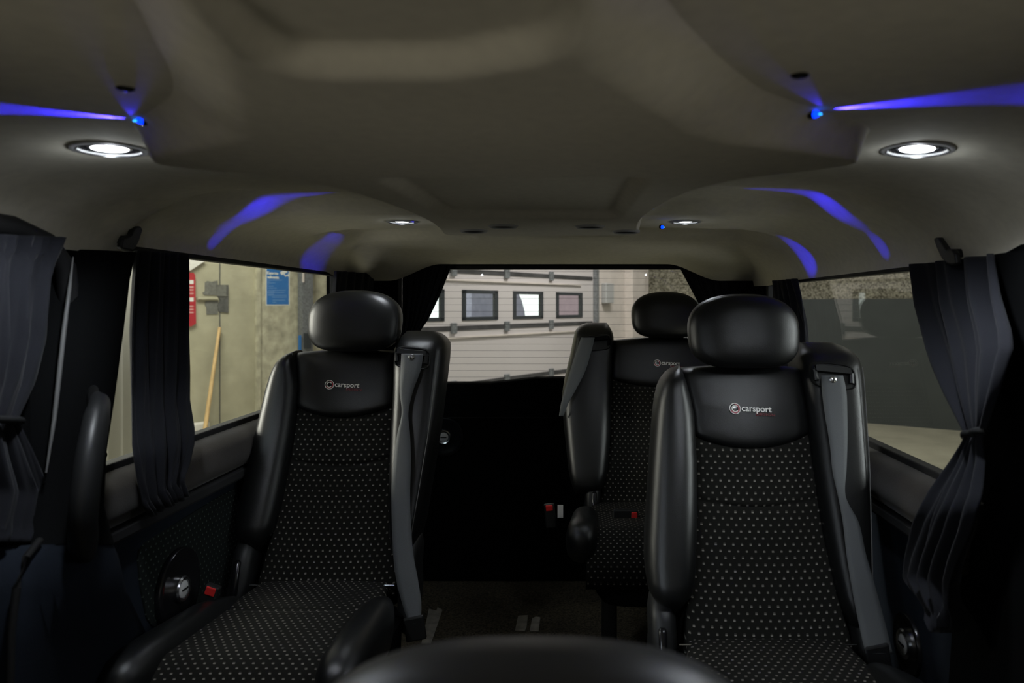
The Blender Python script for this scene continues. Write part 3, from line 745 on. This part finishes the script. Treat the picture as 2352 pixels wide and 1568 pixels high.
    # ---- headrest
    hz0, hz1 = ztop-.002, ztop+.154; hc = (hz0+hz1)/2; yh = Yf(hc)-.028
    hx0 = X0+m*hro
    rs = []; prof = [(-.050, .30), (-.049, .55), (-.045, .80), (-.039, .91), (-.034, .955), (-.030, .975), (-.0285, .962), (-.0265, .985), (-.015, 1), (.01, 1.0), (.03, .97), (.045, .88), (.054, .6), (.055, .3)]
    for d, k in prof:
        ring = []
        for p in [p if p.z > 0 else q for p, q in zip(se((0, 0, 0), hrx*k, .077*k, 2.45, 48, V(1, 0, 0), V(0, 0, 1)), se((0, 0, 0), hrx*k, .077*k, 3.6, 48, V(1, 0, 0), V(0, 0, 1)))]:
            x, z = p.x, p.z
            tpr = 1-.05*max(0, -z/.077)**2
            ring.append(V(hx0+x*tpr, yh+d+(z)*K*.5+.9*x*x, hc+z))
        rs.append(ring)
    hr = MB().loft(rs).build('headrest', M['leather'], t, smooth=True, angle=60)
    for q in (-.05, .05):
        MB().tube([V(hx0+q, yh+.035, hc-.06), V(hx0+q, yh+.030, ztop-.03)], .006, 10).build('headrest_post', M['chrome'], hr, smooth=True)
    # ---- emblem
    up = V(0, K, 1).normalized(); rt = V(1, 0, -.045).normalized(); nn = V(0, -1, K).normalized()
    ez = ztop-.082; ex = X0-.032 if not post else X0-.034
    def on(dx, dz_): 
        z = ez+dz_; x = ex+dx-X0
        sll, srr = (sl(z), sr(z)); xm = m*x; u = (xm-sll)/(srr-sll)
        return V(ex+dx, Yf(z)-.006-.010*math.sin(math.pi*min(1, max(0, u)))+.0096*math.sin(math.pi*min(1, max(0, (z-zb)/.42)))-.0012, z)
    c = on(0, 0)
    em = MB().disc(c, nn, [(.0108, -.006), (.0108, .0005), (.010, .0008), (.001, .0008)], 36).build('emblem', M['gloss'], t, smooth=True, angle=40)
    # red crescent
    arc = MB(); N = 26
    o_, i_ = [], []
    for k in range(N+1):
        a = math.radians(-165+k*255/N); wdt = .0030*math.sin(math.pi*(k+1)/(N+2))**.5
        d = rt*math.cos(a)+up*math.sin(a)
        o_.append(c+nn*.0011+d*.0096); i_.append(c+nn*.0011+d*(.0096-wdt))
    arc.prism(o_+i_[::-1], nn*.0003)
    arc.build('red_crescent', M['emred'], em)
    rg = MB(); rg.loft([[c+nn*(.0008+h)+(rt*math.cos(2*math.pi*k/40)+up*math.sin(2*math.pi*k/40))*r for k in range(40)] for r, h in ((.0114, -.002), (.0114, .0010), (.0102, .0010), (.0102, -.002))], cap=False)
    rg.build('ring', M['white'], em, smooth=True, angle=30)
    cc = []
    for k in range(31):
        a = math.radians(38+k*284/30); cc.append(c+nn*.0013+(rt*math.cos(a)+up*math.sin(a))*.0062)
    MB().tube(cc, .00115, 6).build('letter_c', M['white'], em, smooth=True)
    q = on(.0135, -.0046)+nn*.0012
    text_mesh('lettering', 'carsport', M['white'], q, rt, up, .061, em, .0008, 1.0, .012)
    q = on(.0425, -.0135)+nn*.0010
    text_mesh('sub_lettering', 'DESIGN', M['emtext'], q, rt, up, .038, em, .0005, 1.15, 0, .0055)
    # ---- cushion
    y1 = yb-depth
    nu, nv = 44, 60; rows = []
    for j in range(nv+1):
        v = j/nv; row = []
        for i in range(nu+1):
            u = i/nu; hw = .148+.022*v+ext*.5+cext; x = (-1+2*u)*hw
            y = yb+.05-(depth+.05)*v
            z = zc-.004+.030*v-.012*(1-(2*u-1)**2)*0+.006*math.sin(math.pi*u)
            e = max(0, (v-.86)/.14)
            if e > 0:
                y = yb+.05-(depth+.05)*.86-.075*math.sin(e*1.5708); z -= .10*(1-math.cos(e*1.5708))
            sd = min(u, 1-u)*2*hw
            z -= .008*math.exp(-sd/.008)
            z -= .006*math.exp(-((v-.42-.05*math.sin(math.pi*u))/.012)**2)
            row.append(P(x, y, z))
        rows.append(row)
    mb = MB().grid(rows); n = nu+1
    bd = [i for i in range(n)]+[j*n+nu for j in range(1, nv+1)]+[nv*n+i for i in range(nu-1, -1, -1)]+[j*n for j in range(nv-1, 0, -1)]
    base = len(mb.v); L = len(bd)
    mb.v += [V(mb.v[i].x, min(mb.v[i].y+.02, yb+.05), zc-.125) for i in bd]
    for k in range(L): mb.f.append((bd[k], bd[(k+1) % L], base+(k+1) % L, base+k))
    mb.f.append(tuple(base+k for k in range(L)))
    mb.build('seat_cushion', M['dots'], t, smooth=True, angle=75, uvf=lambda p: (p.x-X0, (p.y-yb)*1.0+p.z*1.0))
    for sg in (-1, 1):
        rs = []
        for v, k in ((.20, .25), (.21, .45), (.24, .65), (.30, .8), (.38, .92), (.45, 1), (.6, 1), (.75, 1), (.87, .98), (.94, .85), (.98, .62), (1, .25)):
            y = yb+.02-(depth+.045)*v; hw = .140+.022*v+ext*.5+cext
            rs.append(se(P(sg*(hw+.016*min(1, .55+v)+.004), y, zc-.040+.040*v-.02*max(0, v-.85)), (.034+.009*v)*k+.002, .058*k, 2.5, 28, V(1, 0, 0), V(0, 0, 1)))
        MB().loft(rs).build('cushion_bolster', M['leather'], t, smooth=True, angle=70)
    # pan, legs
    rs = [se(P(0, yb-depth*.45, z), .195*k+ext*.5, depth*.5*k, 6, 32) for z, k in ((zc-.05, .9), (zc-.06, 1), (zc-.16, .98), (zc-.185, .9))]
    MB().loft(rs).build('seat_pan', M['softtrim'], t, smooth=True, angle=50)
    for sg in (-1, 1):
        MB().loft([se(P(sg*(.145+ext*.5), yb-depth*.42, z), .022 if post else .02, .16 if not post else .035, 6, 20) for z in (zc-.17, FLOOR)]).build('leg', M['plastic'], t, smooth=True, angle=50)
    # backrest foot strip ends (metal tips either side of the fold)
    for sg in (-1, 1):
        q = P(sg*(.145+ext*.5), Yf(zb)-.012, zb-.004)
        MB().tube([q-V(.02, 0, 0), q+V(.02, 0, 0)], .0018, 6).build('fold_pin', M['chrome'], t, smooth=True)
    # ---- belt
    rows = []
    for (lx, rx2, py, off) in belt_pts:
        Y = yb
        for _ in range(12): Y = Yf((VY-py)*Y/F)-off
        a = W(lx, py, Y); b = W(rx2, py, Y)
        rows.append([a.lerp(b, k/4)+V(0, -.0015*math.sin(math.pi*k/4), 0) for k in range(5)])
    dense = []
    for i in range(len(rows)-1):
        for s_ in range(6):
            f = s_/6; 
            p0, p1, p2, p3 = rows[max(i-1, 0)], rows[i], rows[i+1], rows[min(i+2, len(rows)-1)]
            dense.append([.5*((2*b)+(-a+c_)*f+(2*a-5*b+4*c_-d)*f*f+(-a+3*b-3*c_+d)*f**3) for a, b, c_, d in zip(p0, p1, p2, p3)])
    dense.append(rows[-1])
    bl = MB().grid(dense).build('seat_belt', M['belt'], t, smooth=True, solid=.0016, angle=80)
    if not post:
        a = (rows[0][1]+rows[0][3])/2+V(0, -.004, -.008)
        MB().disc(a, (0, -1, .2), [(.0075, -.002), (.007, .002), (.004, .0038), (.0005, .004)], 18).build('belt_stud', M['chrome'], bl, smooth=True)
        e = sum(rows[-1], V(0, 0, 0))/5
        an = MB(); an.obox(e+V(0, .005, -.012), V(.022, 0, .004), V(0, .006, 0), V(-.004, 0, .026))
        an.build('belt_anchor', M['plastic'], t, bevel=.004)
    for (px, py, Y, dx, dz_, slim) in buckles:
        c = W(px, py, Y); ax = V(dx, 0, dz_).normalized()
        sd = ax.cross(V(0, 1, 0)).normalized()
        bk = MB().obox(c-ax*.022, sd*.015*slim, V(0, .009, 0), ax*.034).build('buckle', M['plastic'], t, bevel=.003)
        MB().obox(c+ax*.002-V(0, .006, 0), sd*.010*slim, V(0, .0055, 0), ax*.0085).build('release_button', M['red'], bk, bevel=.002)['label'] = 'red buckle button'
    return t
belt_l = [(922, 972, 812, .048), (920, 966, 850, .050), (918, 948, 900, .052), (923, 938, 948, .055), (912, 942, 1000, .056), (904, 944, 1060, .058), (899, 942, 1130, .060), (900, 944, 1200, .062), (903, 949, 1270, .064), (910, 960, 1330, .066), (925, 968, 1390, .068), (940, 964, 1432, .07)]
seat('black leather seat with dotted centre on the left, in front of the left window', -.581, 1.70, -.116, -.635, 1, belt_pts=belt_l, hro=.018,
     buckles=[(487, 1356, 1.53, .35, 1, 1.0)])
belt_r = [(1886, 1936, 862, .048), (1888, 1944, 900, .050), (1896, 1946, 960, .052), (1906, 1946, 1020, .054), (1912, 1944, 1080, .056), (1925, 1942, 1140, .058), (1936, 1972, 1200, .058), (1944, 1988, 1270, .058), (1955, 2008, 1340, .056), (1970, 2030, 1420, .05), (1988, 2050, 1500, .05)]
seat('black leather seat with dotted centre nearest the camera, on the right', .355, 1.385, -.130, -.626, 1, belt_pts=belt_r, hro=-.005)
belt_b = [(1335, 1366, 775, .045), (1326, 1360, 800, .046), (1310, 1345, 850, .047), (1298, 1325, 890, .047), (1289, 1306, 925, .044), (1284, 1294, 955, .03)]
seat('black leather seat with dotted centre at the back, half hidden by the right seat', .298, 2.30, -.109, -.615, -1, ext=.12, flare=.055, cext=.045, hro=.0, post=True, belt_pts=belt_b, depth=.38,
     buckles=[(1262, 1166, 2.12, -.1, 1, 1.0), (1455, 1184, 2.08, 1, .0, 1.2)])
# paper tag at the rear seat
MB().obox(W(1287, 1174, 2.10), V(.008, 0, 0), V(0, .001, 0), V(0, 0, .018)).build('paper_tag', M['whitetag'], label='small white paper tag beside the rear seat buckle', cat='tag')

# front headrest close to the camera
t = thing('front_seat', (-.03, .46, FLOOR), 'out-of-focus black headrest top at the bottom edge, closest seat to the camera', 'seat')
rs = []
for d, k in ((-.05, .3), (-.048, .6), (-.04, .85), (-.025, .97), (0, 1), (.025, .97), (.04, .85), (.048, .6), (.05, .3)):
    rs.append([V(-.028+p.x, .44+d, -.290+p.z) for p in se((0, 0, 0), .15*k, .085*k, 2.5, 48, V(1, 0, 0), V(0, 0, 1))])
hd = MB().loft(rs).build('headrest', M['headcloth'], t, smooth=True)
for q in (-.05, .05): MB().tube([V(-.028+q, .44, -.36), V(-.028+q, .44, -.44)], .006, 10).build('headrest_post', M['chrome'], hd, smooth=True)
MB().loft([se((-.028, .44, z), .22*k, .06*k, 4, 32) for z, k in ((-.42, .6), (-.43, .9), (-.47, 1), (-.85, 1), (-.9, .9))]).build('backrest', M['leather'], t, smooth=True, angle=60)
MB().loft([se((-.028, .2, z), .22*k, .25*k, 5, 32) for z, k in ((-.75, .9), (-.77, 1), (-.86, 1), (-.88, .9))]).build('seat_cushion', M['leather'], t, smooth=True, angle=60)
MB().box((-.2, .0, -.88), (.14, .42, FLOOR)).build('pedestal', M['plastic'], t)

# floor fittings
def flat(pl, name, material, h=.004, **k):
    poly = [V((a-VX)*(-FLOOR)/(b-VY), F*(-FLOOR)/(b-VY), FLOOR+h) for a, b in pl]
    return MB().prism(poly, (0, 0, -h)).build(name, material, bevel=.001, **k)
flat([(968, 1478), (985, 1400), (1002, 1404), (1005, 1396), (1016, 1402), (990, 1478)], 'floor_rail_cover', M['steel'], label='bent grey metal strip on the carpet beside the left seat', cat='metal strip')
flat([(1183, 1450), (1190, 1416), (1213, 1414), (1210, 1440), (1206, 1450)], 'floor_rail_cover', M['steel'], label='short grey rail cover on the carpet, left one of a pair', cat='metal strip', group='pair of rail covers on the carpet')
flat([(1217, 1450), (1222, 1422), (1230, 1418), (1241, 1419), (1238, 1450)], 'floor_rail_cover', M['steel'], label='short grey rail cover on the carpet, right one of a pair', cat='metal strip', group='pair of rail covers on the carpet')
flat([(960, 1288), (1085, 1293), (1195, 1302), (1195, 1306), (1085, 1300), (960, 1293)], 'sill_strip', M['steel'], .006, label='thin pale metal sill strip at the foot of the tailgate', cat='sill strip')

# ------------------------------------------------------------------ the garage outside
A_ = V(.537, .844, 0).normalized(); B_ = V(-.844, .537, 0).normalized()    # along the roller-door wall / along the right wall
def hit(px, P0, d):       # point of the plan line P0 + t*d seen in pixel column px
    k = (px-VX)/F; tt = (k*P0.y-P0.x)/(d.x-k*d.y); return P0+d*tt
def onw(px, py, P0, d, off=0):
    n = V(d.y, -d.x, 0)
    if n.dot(P0) > 0: n = -n
    p = hit(px, P0+n*off, d); z = (VY-py)*p.y/F
    return V(p.x, p.y, z)
MB().box((-9, -8, GROUND-.1), (11, 14, GROUND)).build('floor_garage', M['gfloor'], kind='structure')
def wall(name, P, d, l0, l1, z0, z1, material, th=.15, **k):
    n = V(d.y, -d.x, 0)
    if n.dot(P) < 0: n = -n                       # away from the van
    a, b = P+d*l0, P+d*l1
    q = [V(a.x, a.y, z0), V(b.x, b.y, z0), V(b.x, b.y, z1), V(a.x, a.y, z1)]
    return MB().prism(q, n*th).build(name, material, **k)
P0 = V(-.99, 7.5, 0)                    # a point of the roller-door plane
CR = V(1.035, 10.68, 0)                 # corner with the right wall
D = B_*-1                               # along the right wall, coming nearer
# right wall: aggregate strip above dark grey paint
zs_ = .075
wall('wall_garage_right', CR, D, -.2, 14, GROUND, zs_, M['wallgrey'], kind='structure')
wall('wall_garage_right_upper', CR, D, -.2, 14, zs_, 3.0, M['aggregate'], .13, kind='structure')
# roller-door wall right of the opening
pe = hit(1366, P0, A_); 
wall('wall_garage_rear', pe, A_, 0, (CR-pe).length+.1, GROUND, 3.0, M['wallwhite'], kind='structure')
# pilaster
pa = hit(1436, P0, A_); wall('trim_6', pa-V(.0, .0, 0), A_, 0, .35, GROUND, 3.0, M['wallwhite'], -.12, kind='structure')
# sectional door: panels with gaps for the windows
lL_ = 870
door = thing('sectional_door', P0+V(0, 0, GROUND), 'white sectional garage door with a row of framed windows behind the rear window', 'garage door')
nA = V(A_.y, -A_.x, 0)                  # away from the van? choose inward-facing
if nA.dot(P0) > 0: nA = -nA             # towards the van
def dpt(l, z): return P0+A_*l+V(0, 0, z)
lR = (hit(1362, P0, A_)-P0).dot(A_); lL = (hit(872, P0, A_)-P0).dot(A_)
win = []
for x0, x1, y0, y1 in ((940, 1020, 664, 739), (1061, 1143, 665, 736), (1178, 1247, 668, 733), (1277, 1337, 671, 730)):
    a = (hit(x0, P0, A_)-P0).dot(A_); b = (hit(x1, P0, A_)-P0).dot(A_)
    ya, yb_ = hit(x0, P0, A_).y, hit(x1, P0, A_).y
    zt_ = ((VY-y0)*(ya+yb_)/2/F); zb_ = ((VY-y1)*(ya+yb_)/2/F)
    win.append((a, b, zb_, zt_))
zt_ = .165; zb_ = -.165
win = [(a, b, -.155, .150) for a, b, _, _ in win]
seamz = [.335, -.225, -.785, -1.345]
def dbox(mb, l0, l1, z0, z1, d0, d1):
    c = dpt((l0+l1)/2, (z0+z1)/2)+nA*((d0+d1)/2)
    mb.obox(c, A_*((l1-l0)/2), nA*((d1-d0)/2), V(0, 0, (z1-z0)/2))
# panel with windows: pieces around the openings
mb = MB(); dbox(mb, lL, lR, -.225, -.155, -.04, 0); dbox(mb, lL, lR, .150, .335, -.04, 0)
edges = [lL]+[e for w_ in win for e in w_[:2]]+[lR]
for k in range(0, len(edges), 2): dbox(mb, edges[k], edges[k+1], -.155, .150, -.04, 0)
mb.build('panel', M['door'], door)
for z1, z0 in ((3.0, .335), (-.225, -.785), (-.785, -1.345), (-1.345, GROUND)):
    mb = MB(); dbox(mb, lL, lR, z0+.002, z1-.002, -.04, 0); mb.build('panel', M['door'], door)
for k, z in enumerate(seamz[:3]):
    mb = MB(); dbox(mb, lL, lR-.02, z-.026, z+.020, 0, .006); mb.build('seal', M['seal'], door)
    mb = MB(); dbox(mb, lL, lR-.3, z-.10, z-.085, 0, .02); sp = mb.build('rail', M['wallwhite'], door)
    for px in (1040, 1162, 1264):
        l = (hit(px, P0, A_)-P0).dot(A_); mb = MB(); dbox(mb, l-.035, l+.035, z-.055, z+.05, .0, .03); mb.build('hinge', M['steelgrey'], door, bevel=.005)
for a, b, z0, z1 in win:
    mb = MB()
    for q in ((a, a+.055, z0, z1), (b-.055, b, z0, z1), (a, b, z0, z0+.035), (a, b, z1-.035, z1)): dbox(mb, q[0], q[1], q[2], q[3], -.02, .008)
    fr = mb.build('window_frame', M['frame'], door)
    mb = MB(); dbox(mb, a+.03, b-.03, z0+.02, z1-.02, -.004, -.002); mb.build('window_pane', M['glass'], fr)
# vertical track at the door edge
t = thing('door_track', hit(1360, P0, A_)+V(0, 0, GROUND), 'grey vertical guide rail at the right edge of the white garage door', 'guide rail')
mb = MB(); dbox(mb, lR+.004, lR+.05, GROUND, 3.0, .0, .06); mb.build('rail', M['steelgrey'], t)
mb = MB(); dbox(mb, lR+.05, lR+.16, GROUND, 3.0, .0, .03); mb.build('flange', M['wallwhite'], t)
mb = MB(); dbox(mb, lR+.20, lR+.40, .02, .28, .0, .08); mb.build('wall_box', M['ring'], label='small grey box on the wall beside the guide rail', cat='junction box', bevel=.01)
# outdoors behind the door windows
op = P0+A_*.6-nA*6
q = [op+A_*-14+V(0, 0, -4), op+A_*14+V(0, 0, -4), op+A_*14+V(0, 0, 7), op+A_*-14+V(0, 0, 7)]
MB().prism(q, -nA*.2).build('sky_backdrop', M['daylight'], kind='structure')
def outb(px0, px1, z0, z1, dist, material, label, cat, name):
    PP = P0-nA*dist; a, b = hit(px0, PP, A_), hit(px1, PP, A_)
    MB().prism([V(a.x, a.y, z0), V(b.x, b.y, z0), V(b.x, b.y, z1), V(a.x, a.y, z1)], -nA*.25).build(name, material, label=label, cat=cat)
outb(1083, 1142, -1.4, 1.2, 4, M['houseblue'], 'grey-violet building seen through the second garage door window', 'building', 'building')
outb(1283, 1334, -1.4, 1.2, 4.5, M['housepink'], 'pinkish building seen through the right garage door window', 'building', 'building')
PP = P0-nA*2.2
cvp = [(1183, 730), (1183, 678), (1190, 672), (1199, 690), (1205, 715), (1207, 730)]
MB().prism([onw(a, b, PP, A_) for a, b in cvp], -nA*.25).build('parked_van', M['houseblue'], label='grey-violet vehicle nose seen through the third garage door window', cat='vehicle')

# left-hand concrete wall
PL = V(-4.32, 8.9, 0)
wall('wall_garage_left', PL, A_, -7, 1.02, GROUND, 3.0, M['concrete'], kind='structure')
pj = hit(594, PL, A_)
wall('wall_garage_left_bay', pj, A_, 0, 2.0, GROUND, 3.0, M['concrete2'], -.03, kind='structure')
def lbar(name, x0, x1, y0, y1, off, th, material, parent=None, **k):
    a, b, c, d = (onw(x0, y1, PL, A_, off), onw(x1, y1, PL, A_, off), onw(x1, y0, PL, A_, off), onw(x0, y0, PL, A_, off))
    n = V(A_.y, -A_.x, 0); n = n if n.dot(PL) < 0 else -n
    return MB().prism([a, b, c, d], n*th).build(name, material, parent, **k)
lbar('joint_strip', 585, 593.5, 560, 1100, .003, .05, M['concrete2'], label='raised joint strip between the two concrete wall fields', cat='joint strip', base=None)
lbar('wall_crack', 503.6, 505.6, 560, 1000, .003, .004, M['patchdk'], label='dark vertical joint line in the concrete behind the broom handle', cat='wall joint')
# conduit with grey filler patches
t = thing('conduit_patch', onw(500, 720, PL, A_), 'grey filler patches around a horizontal pipe on the concrete wall', 'wall patch')
def lpoly(pl, off, th, name, material, parent):
    off += .003
    n = V(A_.y, -A_.x, 0); n = n if n.dot(PL) < 0 else -n
    return MB().prism([onw(a, b, PL, A_, off) for a, b in pl], n*th).build(name, material, parent)
lpoly([(470, 649), (476, 645), (486, 647), (499, 644), (500, 678), (468, 677), (465, 672), (470, 668)], 0, .008, 'filler', M['patch'], t)
lpoly([(472, 692), (500, 691), (500, 721), (474, 722), (474, 706), (470, 700)], 0, .008, 'filler', M['patch'], t)
lpoly([(496, 654), (523, 654), (523, 718), (502, 716), (498, 700), (505, 690), (498, 678)], 0, .016, 'plate', M['patchdk'], t)
lpoly([(498, 656), (519, 656), (519, 680), (498, 680)], .016, .012, 'cover', M['patch'], t)
a, b = onw(453, 686, PL, A_, .03), onw(500, 686, PL, A_, .03); MB().tube([a, b], .018, 10).build('pipe', M['concrete'], t, smooth=True)
# broom handle
a, b = onw(471, 985, PL, A_, .35), onw(504.5, 752, PL, A_, .05)
MB().tube([a, b], [.024, .018], 10).build('broom_handle', M['wood'], smooth=True, label='pale wooden broom handle leaning on the concrete wall', cat='broom handle')
# rubbish on the ground at the wall
c = onw(478, 985, PL, A_, .50); c.z = GROUND
MB().obox(c+V(.1, -.1, .03), A_*.8, B_*.10, V(0, 0, .03)).build('plank', M['wood'], label='pale plank lying on the garage floor along the concrete wall', cat='plank')
c = onw(447, 970, PL, A_, .2); c.z = GROUND
MB().obox(c+V(0, 0, .05), A_*.16, B_*.05, V(0, 0, .05)).build('white_box', M['sheet'], bevel=.02, label='white block on the floor at the foot of the broom handle', cat='block')
# white ceiling edge at the top left of the view
lpoly([(425, 560), (460, 590), (466, 599), (434, 620), (425, 622)], .0, .05, 'sloping_bracket', M['sheet'], None)
o = bpy.data.objects['sloping_bracket']; tag(o, 'white slanted bracket at the top of the concrete wall above the red sign', 'bracket')
# red sign
t = thing('red_notice', onw(436, 745, PL, A_), 'red notice board with white print at the left edge of the side window', 'sign')
lpoly([(412, 626), (440, 626), (444, 632), (446, 742), (436, 749), (412, 749)], .0, .04, 'board', M['redsign'], t)
for y0, y1 in ((643, 652), (657, 661), (664, 667), (672, 675), (683, 692), (702, 705), (709, 712), (716, 719)):
    lpoly([(414, y0), (444.5, y0), (444.5, y1), (414, y1)], .04, .002, 'print_line', M['redtext'] if y1-y0 < 6 else M['signwhite'], t)
# camera notice (blue)
PS = pj
t = thing('camera_notice', onw(637, 700, PL, A_, .035), 'blue camera surveillance notice on the concrete wall', 'sign')
def sp(x0, x1, y0, y1, off, name, material, parent, th=.003):
    n = V(A_.y, -A_.x, 0); n = n if n.dot(PL) < 0 else -n
    return MB().prism([onw(a, b, PL, A_, off) for a, b in ((x0, y1), (x1, y1), (x1, y0), (x0, y0))], n*th).build(name, material, parent)
sp(610.5, 665, 588, 701.5, .031, 'border', M['signwhite'], t)
fld = sp(612.5, 663, 590, 699, .034, 'blue_field', M['signblue'], t)
for i, (x0, x1, y) in enumerate(((614, 648, 643.2), (614, 620, 646.5), (614, 632, 649.5), (615, 618, 653), (615, 629, 657), (614.5, 635, 661.5), (615, 656, 666.5), (614, 631, 669.5), (614, 653, 671.8), (615, 629, 675.5), (615, 659, 678), (625, 659, 682), (626, 655, 689), (626, 634, 694))):
    sp(x0, x1, y-.7, y+.7, .037, 'print_line', M['signtext'], t, .001)
def st(txt, px0, px1, py, hpx):
    a, b = onw(px0, py, PL, A_, .0385), onw(px1, py, PL, A_, .0385); 
    text_mesh('heading', txt, M['signwhite'], a, A_, V(0, 0, 1), (b-a).length, t, .003, 1, .03, hpx*a.y/F)
st('Kamera-', 613.5, 640, 629.5, 7); st('valvonta', 613.5, 640.5, 639, 7)
def spoly(pl, nm): 
    n = V(A_.y, -A_.x, 0); n = n if n.dot(PL) < 0 else -n
    MB().prism([onw(a, b, PL, A_, .037) for a, b in pl], n*.002).build(nm, M['signwhite'], t)
spoly([(643, 625), (657, 617.5), (660, 625), (653, 628.5), (655, 632), (661, 631), (663, 627), (664, 637), (661, 633.5), (655, 635), (651.5, 629.5), (646, 631)], 'camera_icon')
# steel column and cabinet beyond the sign
t = thing('steel_column', onw(700, 800, PL, A_, .1)+V(0, 0, 0), 'grey galvanised steel column right of the blue notice', 'column')
lp = lambda x0, x1, y0, y1, o_, th, nm, mm: lbar(nm, x0, x1, y0, y1, o_, th, M[mm], t)
lp(684, 708, 560, 1000, .05, .10, 'post', 'steelgrey'); lp(694, 697, 560, 648, .15, .02, 'strip', 'wallwhite')
lp(685, 690, 770, 830, .15, .02, 'blue_tag', 'signblue'); lp(698, 709, 765, 800, .15, .05, 'box', 'frame')
# white corrugated sheet beside the van (seen in the slit by the pillar)
rows = []
for z in (GROUND, 1.2):
    rows.append([V(-2.2+.018*math.sin(y*2*math.pi/.11), y, z) for y in [2.0+i*.011 for i in range(190)]])
MB().grid(rows).build('corrugated_sheet', M['sheet'], smooth=True, solid=.004, label='white corrugated sheet panel seen between pillar and left curtain', cat='sheet panel')
bt = MB().disc(WX(240, 1045, XL-.012), (1, 0, 0), [(.0062, -.004), (.0062, .001), (.005, .002), (.004, .002), (.0036, .0005), (.002, .0005), (.0018, .002), (.0003, .002)], 20)
bt.build('window_bolt', M['gloss'], smooth=True, angle=40, label='small round bolt at the bottom corner of the left window', cat='bolt')
